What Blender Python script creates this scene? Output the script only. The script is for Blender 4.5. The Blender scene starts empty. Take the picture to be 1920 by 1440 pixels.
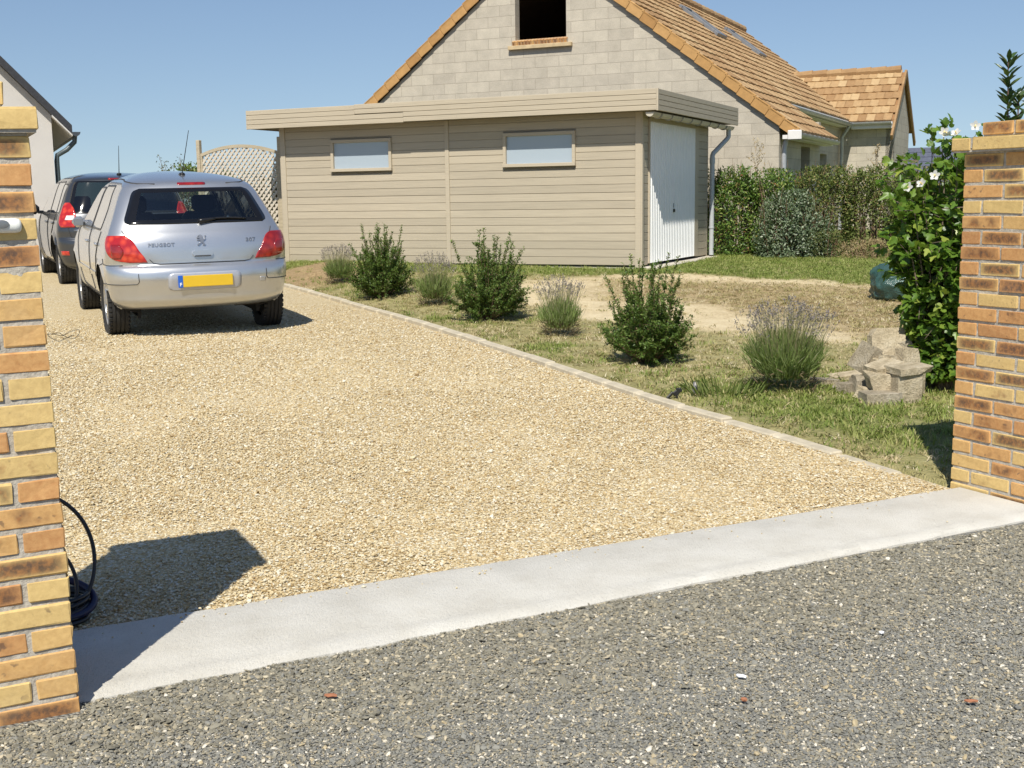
import bpy, bmesh, math, random
import numpy as np
from mathutils import Vector, Matrix, Euler

random.seed(7)
RNG = np.random.default_rng(11)
scene = bpy.context.scene
COL = scene.collection
rad = math.radians

# ------------------------------------------------------------------ camera
CAM_H = 1.39
PITCH, ROLL = rad(8.75), rad(-0.8)
cam_data = bpy.data.cameras.new("camera")
cam_data.lens = 42.0
cam_data.sensor_width = 36.0
cam_data.sensor_fit = 'HORIZONTAL'
cam_data.clip_start = 0.05
cam_data.clip_end = 2000
cam = bpy.data.objects.new("camera", cam_data)
COL.objects.link(cam)
fwd = Vector((0, math.cos(PITCH), -math.sin(PITCH)))
rgt = Vector((1, 0, 0))
upv = rgt.cross(fwd)
Rr = rgt * math.cos(ROLL) + upv * math.sin(ROLL)
Uu = -rgt * math.sin(ROLL) + upv * math.cos(ROLL)
M = Matrix((Rr, Uu, -fwd)).transposed().to_4x4()
M.translation = (0, 0, CAM_H)
cam.matrix_world = M
scene.camera = cam

# ------------------------------------------------------------------ light
SUN_EL, SUN_TO = rad(50), rad(10.8)
sd = bpy.data.lights.new("sun", 'SUN')
sd.energy = 4.6
sd.angle = rad(0.5)
sd.color = (1.0, 0.95, 0.85)
sun = bpy.data.objects.new("sun", sd)
COL.objects.link(sun)
sdir = Vector((math.sin(SUN_TO) * math.cos(SUN_EL), math.cos(SUN_TO) * math.cos(SUN_EL), -math.sin(SUN_EL)))
sun.rotation_euler = sdir.to_track_quat('-Z', 'Y').to_euler()
sun.location = (-2, -8, 12)

world = bpy.data.worlds.new("World")
scene.world = world
world.use_nodes = True
wn = world.node_tree.nodes
wl = world.node_tree.links
bg = wn["Background"]
sky = wn.new("ShaderNodeTexSky")
sky.sky_type = 'NISHITA'
sky.sun_disc = False
sky.sun_elevation = SUN_EL
sky.sun_rotation = rad(190.8)
sky.altitude = 50
sky.air_density = 1.15
sky.dust_density = 0.15
sky.ozone_density = 3.0
tcw = wn.new("ShaderNodeTexCoord")
vm1 = wn.new("ShaderNodeVectorMath"); vm1.operation = 'MULTIPLY_ADD'
vm1.inputs[1].default_value = (1, 1, 0.85); vm1.inputs[2].default_value = (0, 0, 0.072)
vm2 = wn.new("ShaderNodeVectorMath"); vm2.operation = 'NORMALIZE'
wl.new(tcw.outputs["Generated"], vm1.inputs[0]); wl.new(vm1.outputs[0], vm2.inputs[0]); wl.new(vm2.outputs[0], sky.inputs[0])
tint = wn.new("ShaderNodeMix"); tint.data_type = 'RGBA'; tint.blend_type = 'MULTIPLY'
tint.inputs[0].default_value = 1.0; tint.inputs[7].default_value = (1.0, 0.98, 1.02, 1)
wl.new(sky.outputs[0], tint.inputs[6])
wl.new(tint.outputs[2], bg.inputs[0])
bg.inputs[1].default_value = 0.080

vs = scene.view_settings
vs.view_transform = 'Standard'
vs.look = 'None'
vs.gamma = 1.0
vs.exposure = 0.30
vs.use_curve_mapping = False
scene.cycles.max_bounces = 8
scene.cycles.transparent_max_bounces = 12
scene.cycles.use_denoising = True

# ------------------------------------------------------------------ terrain
GN = (-0.446, 0.895)          # across the gate line, into the garden
GT = (0.895, 0.446)           # along the gate line, to the right
G0 = 3.98
def dd(x, y): return GN[0] * x + GN[1] * y - G0
def tt(x, y): return GT[0] * x + GT[1] * y
def sstep(a, b, x):
    t = np.clip((x - a) / (b - a), 0, 1)
    return t * t * (3 - 2 * t)
def hgt(x, y):
    d = np.maximum(0, dd(np.asarray(x, float), np.asarray(y, float)))
    return 0.5 * (1 - np.exp(-0.0265 * d / 0.5))
CURB = np.array([(2.22, 5.12), (1.92, 5.76), (1.68, 6.28), (1.37, 6.88), (0.99, 7.56), (0.54, 8.60), (-0.04, 9.96), (-0.84, 11.79),
                 (-1.68, 13.53), (-2.40, 15.06), (-3.06, 16.45), (-4.3, 19.0), (-5.7, 22.0), (-9.0, 28.9), (-14, 39.5)])
CURB_D = dd(CURB[:, 0], CURB[:, 1]); CURB_T = tt(CURB[:, 0], CURB[:, 1])
def curb_t(d): return np.interp(d, CURB_D, CURB_T)
def gar(x, y):
    d = dd(np.asarray(x, float), np.asarray(y, float))
    return hgt(x, y) + 0.13 * sstep(6, 11, d) * sstep(0.02, 1.3, tt(np.asarray(x, float), np.asarray(y, float)) - curb_t(d))
def td(t, d):
    d2 = d
    return (GT[0] * t + GN[0] * d2, GT[1] * t + GN[1] * d2)

_perm = RNG.random((64, 64, 64)).astype(np.float32)
def vnoise(x, y, z=0.0, f=1.0):
    x = np.asarray(x, float) * f; y = np.asarray(y, float) * f; z = np.asarray(z, float) * f + 0 * x
    xi, yi, zi = np.floor(x).astype(int), np.floor(y).astype(int), np.floor(z).astype(int)
    fx, fy, fz = x - xi, y - yi, z - zi
    fx, fy, fz = [q * q * (3 - 2 * q) for q in (fx, fy, fz)]
    r = 0
    for a in (0, 1):
        for b in (0, 1):
            for c in (0, 1):
                w = (fx if a else 1 - fx) * (fy if b else 1 - fy) * (fz if c else 1 - fz)
                r = r + w * _perm[(xi + a) & 63, (yi + b) & 63, (zi + c) & 63]
    return r
def fbm(x, y, z=0.0, f=1.0):
    return 0.55 * vnoise(x, y, z, f) + 0.3 * vnoise(x, y, z, f * 2.1) + 0.15 * vnoise(x, y, z, f * 4.3)

# ------------------------------------------------------------------ object helpers
def tag(o, label=None, cat=None, group=None, kind=None):
    if label: o["label"] = label
    if cat: o["category"] = cat
    if group: o["group"] = group
    if kind: o["kind"] = kind
    return o

def empty(name, loc, rz=0.0, label=None, cat=None, group=None):
    o = bpy.data.objects.new(name, None)
    o.empty_display_size = 0.1
    o.location = loc
    o.rotation_euler = (0, 0, rz)
    COL.objects.link(o)
    return tag(o, label, cat, group)

_TPL = {}
def _chamfer_template():
    if 'c' in _TPL: return _TPL['c']
    sg = [(a, b, c) for a in (-1, 1) for b in (-1, 1) for c in (-1, 1)]
    ix = {s: i for i, s in enumerate(sg)}
    faces = []
    for ax in range(3):
        o1, o2 = (ax + 1) % 3, (ax + 2) % 3
        for s in (-1, 1):
            cyc = []
            for (p, q) in ((-1, -1), (1, -1), (1, 1), (-1, 1)):
                v = [0, 0, 0]; v[ax] = s; v[o1] = p; v[o2] = q
                cyc.append(ix[tuple(v)] * 3 + ax)
            faces.append(cyc if s > 0 else cyc[::-1])
    for ax in range(3):
        b, c = (ax + 1) % 3, (ax + 2) % 3
        for sb in (-1, 1):
            for sc in (-1, 1):
                v0 = [0, 0, 0]; v0[ax] = -1; v0[b] = sb; v0[c] = sc
                v1 = list(v0); v1[ax] = 1
                i0, i1 = ix[tuple(v0)], ix[tuple(v1)]
                faces.append([i0 * 3 + b, i1 * 3 + b, i1 * 3 + c, i0 * 3 + c])
    for s in sg:
        i = ix[s]
        faces.append([i * 3, i * 3 + 1, i * 3 + 2])
    h, bv = np.array((1., 1., 1.)), 0.2
    V = []
    for s in sg:
        for ax in range(3):
            q = [s[k] * (1 if k == ax else 0.8) for k in range(3)]
            V.append(q)
    V = np.array(V)
    out = []
    for f in faces:
        c = V[f].mean(0)
        n = np.cross(V[f[1]] - V[f[0]], V[f[2]] - V[f[0]])
        out.append(f if n @ c > 0 else f[::-1])
    _TPL['c'] = (sg, out)
    return _TPL['c']

def rot_z(a):
    c, s = math.cos(a), math.sin(a)
    return np.array(((c, -s, 0), (s, c, 0), (0, 0, 1.)))
def rot_e(x, y, z):
    return np.array(Euler((x, y, z), 'XYZ').to_matrix())

class MB:
    """collects shapes, links them as ONE mesh object"""
    def __init__(self):
        self.V, self.F, self.m, self.c, self.l, self.n = [], [], [], [], [], 0
    def add(self, V, F, mi=0, col=None, loc=None):
        V = np.asarray(V, float)
        b = self.n
        self.V.append(V); self.n += len(V)
        self.F += [[b + i for i in f] for f in F]
        self.m += ([mi] * len(F)) if isinstance(mi, int) else list(mi)
        self.c.append(np.tile(np.array(col if col is not None else (0.5, 0.5, 0.5, 1.0)), (len(V), 1)))
        self.l.append(np.asarray(loc, float) if loc is not None else np.zeros((len(V), 3)))
        return self
    def box(self, c, s, R=None, bev=0.0, mi=0, col=None):
        h = np.asarray(s, float) / 2
        c = np.asarray(c, float)
        if bev > 0:
            sg, F = _chamfer_template()
            bv = min(bev, h.min() * 0.9)
            V = []; Lc = []
            for q in sg:
                for ax in range(3):
                    V.append([q[k] * (h[k] if k == ax else h[k] - bv) for k in range(3)])
                    Lc.append(q)
            V = np.array(V)
        else:
            sg = [(a, b, d) for a in (-1, 1) for b in (-1, 1) for d in (-1, 1)]
            V = np.array(sg) * h
            Lc = sg
            F = [[0, 1, 3, 2], [4, 6, 7, 5], [0, 4, 5, 1], [2, 3, 7, 6], [0, 2, 6, 4], [1, 5, 7, 3]]
        if R is not None: V = V @ np.asarray(R).T
        return self.add(V + c, F, mi, col, Lc)
    def prism(self, poly, a0, a1, axes='xz', mi=0, col=None):
        """polygon in two axes, extruded along the third from a0 to a1"""
        n = len(poly)
        i, j = 'xyz'.index(axes[0]), 'xyz'.index(axes[1]); k = 3 - i - j
        V = np.zeros((2 * n, 3))
        P = np.array(poly)
        V[:n, i] = P[:, 0]; V[:n, j] = P[:, 1]; V[:n, k] = a0
        V[n:, i] = P[:, 0]; V[n:, j] = P[:, 1]; V[n:, k] = a1
        F = [list(range(n))[::-1], list(range(n, 2 * n))]
        for q in range(n):
            r = (q + 1) % n
            F.append([q, r, n + r, n + q])
        return self.add(V, F, mi, col)
    def tube(self, pts, r, sides=8, mi=0, cap=True, col=None, closed=False):
        P = np.asarray(pts, float)
        n = len(P)
        rr = np.broadcast_to(np.asarray(r, float), (n,))
        T = np.gradient(P, axis=0)
        if closed:
            T = np.roll(P, -1, 0) - np.roll(P, 1, 0)
        T /= np.linalg.norm(T, axis=1)[:, None] + 1e-9
        ref = np.array((0, 0, 1.)) if abs(T[0][2]) < 0.9 else np.array((1., 0, 0))
        V = []
        a = np.linspace(0, 2 * math.pi, sides, endpoint=False)
        N = np.cross(T[0], ref); N /= np.linalg.norm(N)
        for q in range(n):
            N = N - T[q] * (N @ T[q]); N /= np.linalg.norm(N) + 1e-9
            B = np.cross(T[q], N)
            V.append(P[q] + rr[q] * (np.cos(a)[:, None] * N + np.sin(a)[:, None] * B))
        F = []
        for q in range(n if closed else n - 1):
            q2 = (q + 1) % n
            for s in range(sides):
                s2 = (s + 1) % sides
                F.append([q * sides + s, q * sides + s2, q2 * sides + s2, q2 * sides + s])
        if cap and not closed:
            F.append(list(range(sides))[::-1])
            F.append([(n - 1) * sides + s for s in range(sides)])
        return self.add(np.concatenate(V), F, mi, col)
    def lathe(self, prof, axis='y', c=(0, 0, 0), seg=32, mi=0):
        """prof: (along axis, radius) points; closed ring sweep"""
        a = np.linspace(0, 2 * math.pi, seg, endpoint=False)
        k = 'xyz'.index(axis); i, j = (k + 1) % 3, (k + 2) % 3
        V = np.zeros((len(prof) * seg, 3))
        for q, (h, r) in enumerate(prof):
            V[q * seg:(q + 1) * seg, k] = h
            V[q * seg:(q + 1) * seg, i] = r * np.cos(a)
            V[q * seg:(q + 1) * seg, j] = r * np.sin(a)
        F = []
        for q in range(len(prof) - 1):
            for s in range(seg):
                s2 = (s + 1) % seg
                F.append([q * seg + s, q * seg + s2, (q + 1) * seg + s2, (q + 1) * seg + s])
        return self.add(V + np.array(c), F, mi)
    def grid(self, P, mi=0, col=None, flip=False):
        """P: (n,m,3) sheet"""
        n, m = P.shape[:2]
        F = []
        for i in range(n - 1):
            for j in range(m - 1):
                f = [i * m + j, i * m + j + 1, (i + 1) * m + j + 1, (i + 1) * m + j]
                F.append(f[::-1] if flip else f)
        return self.add(P.reshape(-1, 3), F, mi, col)
    def build(self, name, mats, parent=None, smooth=False, recalc=False, xf=None, attrs=False):
        if not isinstance(mats, (list, tuple)): mats = [mats]
        V = np.concatenate(self.V) if self.V else np.zeros((0, 3))
        if xf is not None: V = xf(V)
        me = bpy.data.meshes.new(name)
        me.from_pydata(V.tolist(), [], self.F)
        for m_ in mats: me.materials.append(m_)
        if len(mats) > 1: me.polygons.foreach_set("material_index", np.array(self.m, dtype=np.int32))
        if attrs:
            C = np.concatenate(self.c)
            L = np.concatenate(self.l)
            A = me.attributes.new("col", 'FLOAT_COLOR', 'POINT')
            A.data.foreach_set("color", C.astype(np.float32).ravel())
            A = me.attributes.new("lcl", 'FLOAT_VECTOR', 'POINT')
            A.data.foreach_set("vector", L.astype(np.float32).ravel())
        if recalc:
            bm = bmesh.new(); bm.from_mesh(me)
            bmesh.ops.recalc_face_normals(bm, faces=bm.faces)
            bm.to_mesh(me); bm.free()
        if smooth:
            me.polygons.foreach_set("use_smooth", np.ones(len(me.polygons), dtype=bool))
            if smooth is not True:
                me.set_sharp_from_angle(angle=rad(smooth))
        me.update()
        o = bpy.data.objects.new(name, me)
        COL.objects.link(o)
        if parent is not None: o.parent = parent
        return o

# ------------------------------------------------------------------ material helpers
class NT:
    def __init__(self, name):
        self.m = bpy.data.materials.new(name)
        self.m.use_nodes = True
        self.t = self.m.node_tree
        self.b = self.t.nodes["Principled BSDF"]
        self.out = self.t.nodes["Material Output"]
    def n(self, typ, ins=None, **props):
        q = self.t.nodes.new("ShaderNode" + typ)
        for k, v in props.items(): setattr(q, k, v)
        for k, v in (ins or {}).items(): self.set(q.inputs[k], v)
        return q
    def set(self, sock, v):
        if isinstance(v, bpy.types.NodeSocket): self.t.links.new(v, sock)
        elif isinstance(v, bpy.types.Node): self.t.links.new(v.outputs[0], sock)
        else: sock.default_value = v if not (isinstance(v, tuple) and len(v) == 3 and sock.type == 'RGBA') else (*v, 1)
    def bs(self, **kw):
        for k, v in kw.items(): self.set(self.b.inputs[k.replace('_', ' ')], v)
        return self
    def pos(self, obj=True):
        return self.n("TexCoord").outputs["Object"] if obj else self.n("NewGeometry").outputs["Position"]
    def noise(self, vec, scale, detail=3, rough=0.5):
        return self.n("TexNoise", {"Vector": vec, "Scale": scale, "Detail": detail, "Roughness": rough}).outputs["Fac"]
    def ramp(self, fac, stops, interp='LINEAR'):
        r = self.n("ValToRGB", {"Fac": fac})
        r.color_ramp.interpolation = interp
        e = r.color_ramp.elements
        while len(e) < len(stops): e.new(0.5)
        for q, (p, c) in zip(e, stops):
            q.position = p
            q.color = (*c, 1) if not isinstance(c, (int, float)) else (c, c, c, 1)
        return r.outputs["Color"]
    def mix(self, fac, a, b, mode='MIX'):
        q = self.n("Mix", data_type='RGBA', blend_type=mode)
        self.set(q.inputs[0], fac); self.set(q.inputs[6], a); self.set(q.inputs[7], b)
        return q.outputs[2]
    def math(self, op, a, b=0.0, c=0.0, clamp=False):
        q = self.n("Math", operation=op, use_clamp=clamp)
        self.set(q.inputs[0], a); self.set(q.inputs[1], b); self.set(q.inputs[2], c)
        return q.outputs[0]
    def bump(self, h, strength=0.5, dist=0.01):
        q = self.n("Bump", {"Strength": strength, "Distance": dist, "Height": h})
        self.set(self.b.inputs["Normal"], q.outputs[0])
        return self
    def attr(self, name):
        return self.n("Attribute", attribute_name=name)

def plain(name, color, rough=0.6, metal=0.0, var=0.12, scale=8.0, coat=0.0, bump=0.0, bscale=60.0, spec=0.5):
    t = NT(name)
    p = t.pos()
    f = t.noise(p, scale, 4, 0.6)
    lo = tuple(c * (1 - var) for c in color); hi = tuple(min(1, c * (1 + var)) for c in color)
    t.bs(Base_Color=t.ramp(f, [(0.3, lo), (0.7, hi)]), Roughness=rough, Metallic=metal, Coat_Weight=coat)
    t.set(t.b.inputs["Specular IOR Level"], spec)
    if bump: t.bump(t.noise(p, bscale, 4, 0.6), bump, 0.01)
    return t.m

def leaf_mat(name, stops, rough=0.42, trans=0.3, spec=0.4):
    t = NT(name)
    a = t.attr("rnd").outputs["Fac"]
    c = t.ramp(a, stops)
    t.bs(Base_Color=c, Roughness=rough)
    t.set(t.b.inputs["Specular IOR Level"], spec)
    tr = t.n("BsdfTranslucent", {"Color": t.mix(0.5, c, (0.25, 0.35, 0.03))})
    mx = t.n("MixShader", {0: trans, 1: t.b.outputs[0], 2: tr.outputs[0]})
    t.t.links.new(mx.outputs[0], t.out.inputs[0])
    return t.m

# ------------------------------------------------------------------ scattering of countless small things
_proto_n = [0]
def proto_collection(objs):
    _proto_n[0] += 1
    c = bpy.data.collections.new("scatter_shapes_%d" % _proto_n[0])
    for o in objs: c.objects.link(o)
    return c
def proto(name, V, F, mat, smooth=False):
    me = bpy.data.meshes.new(name)
    me.from_pydata(np.asarray(V).tolist(), [], F)
    for m_ in (mat if isinstance(mat, list) else [mat]): me.materials.append(m_)
    if smooth: me.polygons.foreach_set("use_smooth", np.ones(len(me.polygons), dtype=bool))
    return bpy.data.objects.new(name, me)

def scatter(name, P, rot, scl, coll, parent=None):
    me = bpy.data.meshes.new(name)
    me.vertices.add(len(P))
    me.vertices.foreach_set("co", np.asarray(P, np.float32).ravel())
    for nm, arr in (("rot", rot), ("scl", scl)):
        a = me.attributes.new(nm, 'FLOAT_VECTOR', 'POINT')
        a.data.foreach_set("vector", np.asarray(arr, np.float32).ravel())
    o = bpy.data.objects.new(name, me)
    COL.objects.link(o)
    if parent: o.parent = parent
    g = bpy.data.node_groups.new(name, 'GeometryNodeTree')
    g.interface.new_socket("Geometry", in_out='INPUT', socket_type='NodeSocketGeometry')
    g.interface.new_socket("Geometry", in_out='OUTPUT', socket_type='NodeSocketGeometry')
    N, Lk = g.nodes, g.links
    gi, go = N.new("NodeGroupInput"), N.new("NodeGroupOutput")
    ip = N.new("GeometryNodeInstanceOnPoints")
    ci = N.new("GeometryNodeCollectionInfo")
    ci.inputs["Collection"].default_value = coll
    ci.inputs["Separate Children"].default_value = True
    ci.inputs["Reset Children"].default_value = True
    na = N.new("GeometryNodeInputNamedAttribute"); na.data_type = 'FLOAT_VECTOR'; na.inputs[0].default_value = "rot"
    nb = N.new("GeometryNodeInputNamedAttribute"); nb.data_type = 'FLOAT_VECTOR'; nb.inputs[0].default_value = "scl"
    ip.inputs["Pick Instance"].default_value = True
    Lk.new(gi.outputs[0], ip.inputs["Points"])
    Lk.new(ci.outputs[0], ip.inputs["Instance"])
    Lk.new(na.outputs[0], ip.inputs["Rotation"])
    Lk.new(nb.outputs[0], ip.inputs["Scale"])
    Lk.new(ip.outputs[0], go.inputs[0])
    md = o.modifiers.new("scatter", 'NODES')
    md.node_group = g
    return o

def to_px(x, y, z):
    """where a world point falls in the frame (used only to leave out what is far outside it)"""
    v = np.stack([x, y, z - CAM_H], -1)
    zz = v @ np.array(fwd)
    return 0.5 + (v @ np.array(Rr)) / zz * 42 / 36, 0.375 - (v @ np.array(Uu)) / zz * 42 / 36, zz
# ================================================================== GROUND
def td(t, d):
    return (GT[0] * t + GN[0] * (d + G0), GT[1] * t + GN[1] * (d + G0))

GRAVEL_STOPS = [(0.0, (0.36, 0.24, 0.11)), (0.10, (0.48, 0.35, 0.17)), (0.25, (0.58, 0.455, 0.245)), (0.45, (0.64, 0.52, 0.31)),
                (0.62, (0.68, 0.58, 0.375)), (0.80, (0.72, 0.635, 0.445)), (0.94, (0.77, 0.725, 0.59))]
STREET_STOPS = [(0.0, (0.17, 0.158, 0.122)), (0.2, (0.225, 0.21, 0.162)), (0.45, (0.265, 0.247, 0.19)), (0.7, (0.305, 0.285, 0.22)),
                (0.87, (0.36, 0.315, 0.22)), (0.975, (0.60, 0.53, 0.38))]
FINE_STOPS = [(0.0, (0.19, 0.19, 0.175)), (0.3, (0.25, 0.247, 0.22)), (0.6, (0.29, 0.283, 0.245)), (0.8, (0.335, 0.31, 0.24)),
              (0.91, (0.50, 0.41, 0.25)), (0.965, (0.74, 0.69, 0.58))]

def stone_mat(name, stops):
    t = NT(name)
    r = t.n("ObjectInfo").outputs["Random"]
    c = t.ramp(r, stops)
    f = t.noise(t.pos(), 3.0, 3)
    t.bs(Base_Color=t.mix(0.35, c, t.mix(f, (0.25, 0.2, 0.15), (1, 1, 1)), 'MULTIPLY'), Roughness=0.75)
    t.set(t.b.inputs["Specular IOR Level"], 0.3)
    return t.m

def gravel_sheet_mat(name, stops, scale, dark, blend=None):
    t = NT(name)
    p = t.pos()
    v = t.n("TexVoronoi", {"Vector": p, "Scale": scale})
    cell = t.n("SeparateColor", {0: v.outputs["Color"]})
    c = t.ramp(cell.outputs[0], stops)
    edge = t.math('MULTIPLY', v.outputs["Distance"], 1.0)
    gap = t.ramp(edge, [(0.40, 0.0), (0.75, 1.0)])
    c = t.mix(gap, c, dark)
    big = t.noise(p, 0.9, 4, 0.6)
    c = t.mix(t.math('MULTIPLY', big, 0.35), c, tuple(q * 0.75 for q in dark and stops[2][1]), 'MIX')
    if blend:
        v2 = t.n("TexVoronoi", {"Vector": p, "Scale": blend[0]})
        cc = t.n("SeparateColor", {0: v2.outputs["Color"]})
        c2 = t.mix(t.ramp(v2.outputs["Distance"], [(0.4, 0.0), (0.75, 1.0)]), t.ramp(cc.outputs[1], blend[1]), blend[2])
        m = t.ramp(t.noise(p, 0.8, 4, 0.6), [(0.45, 0.0), (0.58, 1.0)])
        c = t.mix(m, c, c2)
    t.bs(Base_Color=c, Roughness=0.9)
    h = t.math('SUBTRACT', 1.0, t.math('POWER', v.outputs["Distance"], 1.6))
    t.bump(h, 0.9, 0.012)
    return t.m

M_DRIVE = gravel_sheet_mat("golden_gravel_bed", GRAVEL_STOPS, 70, (0.46, 0.35, 0.19))
M_STREET = gravel_sheet_mat("grey_chippings_bed", FINE_STOPS, 95, (0.12, 0.12, 0.11))
M_STONE_G = stone_mat("golden_stones", GRAVEL_STOPS)
M_STONE_S = stone_mat("slate_chips", STREET_STOPS)
M_STONE_F = stone_mat("fine_grey_stones", FINE_STOPS)

def sheet(name, P, mat, cols=None):
    mb = MB()
    n, m = P.shape[:2]
    mb.grid(P)
    o = mb.build(name, mat, smooth=True)
    if cols is not None:
        a = o.data.attributes.new("col", 'FLOAT_COLOR', 'POINT')
        a.data.foreach_set("color", cols.reshape(-1, 4).astype(np.float32).ravel())
    return tag(o, kind='structure')

# the far ground, one sheet to the horizon
def ground():
    ax = np.concatenate([-np.geomspace(900, 4, 40), np.linspace(-3.5, 3.5, 12), np.geomspace(4, 900, 40)])
    X, Y = np.meshgrid(ax, ax + 14)
    d = dd(X, Y)
    Z = hgt(X, Y) - 0.07 + 0.08 * sstep(14, 30, d)
    t = NT("dry_field")
    p = t.pos()
    c = t.ramp(t.noise(p, 0.35, 6, 0.65), [(0.3, (0.12, 0.13, 0.045)), (0.5, (0.22, 0.18, 0.085)), (0.7, (0.32, 0.25, 0.13))])
    t.bs(Base_Color=c, Roughness=0.95)
    sheet("ground", np.stack([X, Y, Z], -1)[:, ::1], t.m)
ground()

# street in front of the gate
def street():
    T = np.linspace(-40, 40, 161); D = np.concatenate([np.linspace(-30, -4, 14), np.linspace(-3.8, 0.06, 44)])
    Tm, Dm = np.meshgrid(T, D)
    X, Y = td(Tm, Dm)
    Z = 0.004 + 0.006 * (fbm(X, Y, 0, 2.0) - 0.5)
    sheet("street", np.stack([X, Y, Z], -1), M_STREET)
street()

# golden gravel drive
def drive():
    D = np.concatenate([np.linspace(-0.02, 14, 150), np.linspace(14.3, 24, 20)])
    s = np.linspace(0, 1, 110) ** 0.7
    Dm, S = np.meshgrid(D, s, indexing='ij')
    Tm = -11 + (curb_t(Dm) + 0.03 + 11) * S
    X, Y = td(Tm, Dm)
    Z = hgt(X, Y) + 0.012 + 0.014 * (fbm(X, Y, 3, 1.3) - 0.5)
    sheet("gravel_drive", np.stack([X, Y, Z], -1), M_DRIVE)
drive()

# garden with worn lawn, a sandy bare patch and a heap of dug earth
SANDP = np.array([(-0.5, 14.6), (0.3, 13.0), (0.75, 12.2), (1.5, 11.6), (2.1, 10.5), (3.0, 10.4), (4.0, 11.6), (4.9, 13.2), (5.6, 14.6), (4.7, 15.6), (3.6, 16.3), (2.5, 16.9), (1.2, 16.6), (0.1, 16.0)])
def polydist(X, Y, P):
    """signed distance, positive inside"""
    d = np.full(X.shape, 1e9); ins = np.zeros(X.shape, bool)
    for (x0, y0), (x1, y1) in zip(P, np.roll(P, -1, 0)):
        ex, ey = x1 - x0, y1 - y0
        u = np.clip(((X - x0) * ex + (Y - y0) * ey) / (ex * ex + ey * ey), 0, 1)
        d = np.minimum(d, np.hypot(X - x0 - u * ex, Y - y0 - u * ey))
        cr = ((y0 > Y) != (y1 > Y)) & (X < (x1 - x0) * (Y - y0) / (y1 - y0 + 1e-12) + x0)
        ins ^= cr
    return np.where(ins, d, -d)
HEAP = (-2.95, 17.5)
def zones(X, Y):
    n1 = fbm(X, Y, 5, 0.9); n2 = fbm(X, Y, 9, 2.6)
    sand = sstep(-0.25, 0.25, polydist(X, Y, SANDP) + 1.1 * (n1 - 0.5) + 0.5 * (n2 - 0.5))
    # the bare patch is pale on its left and front, brown with dead grass on its right
    brown = sstep(-0.3, 0.7, (X - 2.0) * 0.55 + (Y - 13.3) * 0.28 + 2.2 * (n1 - 0.5)) * (1 - sstep(15.3, 16.3, Y + 0.25 * (X - 3)))
    heap = np.exp(-((X - HEAP[0]) ** 2 + ((Y - HEAP[1]) * 0.62) ** 2) / 0.9)
    d = dd(X, Y); t = tt(X, Y) - curb_t(d)
    green = sstep(0.50, 0.64, n2 * 0.45 + n1 * 0.55)
    green = np.maximum(green * 0.85, sstep(15.6, 16.6, Y + 0.35 * (X - 2.5)) * 0.95)      # strips by the shed and the hedge
    green = np.maximum(green, np.exp(-(((X - 1.95) / 0.9) ** 2 + ((Y - 7.3) / 1.1) ** 2)) * 1.1 * (0.45 + n2))   # by the rubble
    green *= (1 - sand) * (1 - np.clip(heap * 1.6, 0, 1)) * sstep(0.05, 0.5, t + 0.5 * (n2 - 0.5))
    return np.clip(sand, 0, 1), np.clip(green, 0, 1), np.clip(brown, 0, 1), np.clip(heap * 1.5, 0, 1)
def gar2(X, Y):
    h = gar(X, Y) + 0.03 * (fbm(X, Y, 1, 0.8) - 0.5) + 0.022 * (fbm(X, Y, 2, 3.5) - 0.5)
    r = np.exp(-((X - HEAP[0]) ** 2 + ((Y - HEAP[1]) * 0.62) ** 2) / 0.7) * sstep(0.1, 0.8, tt(X, Y) - curb_t(dd(X, Y)))
    return h + r * (0.12 + 0.16 * (fbm(X, Y, 4, 3.2) - 0.4))
def garden():
    D = np.concatenate([np.linspace(-0.12, 15, 190), np.linspace(15.3, 26, 25)])
    s = np.concatenate([np.linspace(0, 0.42, 170), np.linspace(0.43, 1, 40)])
    Dm, S = np.meshgrid(D, s, indexing='ij')
    Tm = curb_t(Dm) + 0.045 + 24 * S
    X, Y = td(Tm, Dm)
    sa, gr, br, hp = zones(X, Y)
    Z = gar2(X, Y) - 0.012 * sa + 0.012
    Z[:, 0] -= 0.15
    C = np.stack([sa, gr, br, hp], -1)
    t = NT("worn_lawn")
    p = t.pos()
    at = t.attr("col")
    sc = t.n("SeparateColor", {0: at.outputs["Color"]})
    n1 = t.noise(p, 3.0, 6, 0.7); n2 = t.noise(p, 28.0, 5, 0.7)
    dry = t.ramp(t.mix(0.5, n1, n2), [(0.34, (0.21, 0.20, 0.065)), (0.47, (0.345, 0.305, 0.125)), (0.58, (0.45, 0.39, 0.185)), (0.68, (0.56, 0.49, 0.28))])
    grn = t.ramp(n2, [(0.3, (0.10, 0.13, 0.025)), (0.55, (0.20, 0.235, 0.05)), (0.72, (0.33, 0.32, 0.11))])
    snd = t.ramp(t.mix(0.55, n1, n2), [(0.36, (0.50, 0.37, 0.19)), (0.5, (0.74, 0.60, 0.36)), (0.64, (0.82, 0.70, 0.47))])
    brn = t.ramp(t.mix(0.6, n1, n2), [(0.36, (0.22, 0.155, 0.06)), (0.5, (0.39, 0.285, 0.135)), (0.62, (0.60, 0.47, 0.27))])
    ert = t.ramp(n2, [(0.35, (0.25, 0.16, 0.07)), (0.6, (0.46, 0.33, 0.17))])
    c = t.mix(sc.outputs[1], dry, grn)
    c = t.mix(sc.outputs[0], c, t.mix(sc.outputs[2], snd, brn))
    c = t.mix(at.outputs["Alpha"], c, ert)
    t.bs(Base_Color=c, Roughness=0.95)
    t.bump(t.math('ADD', n2, t.noise(p, 90, 3)), 0.8, 0.03)
    sheet("lawn", np.stack([X, Y, Z], -1), t.m, C)
garden()

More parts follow.
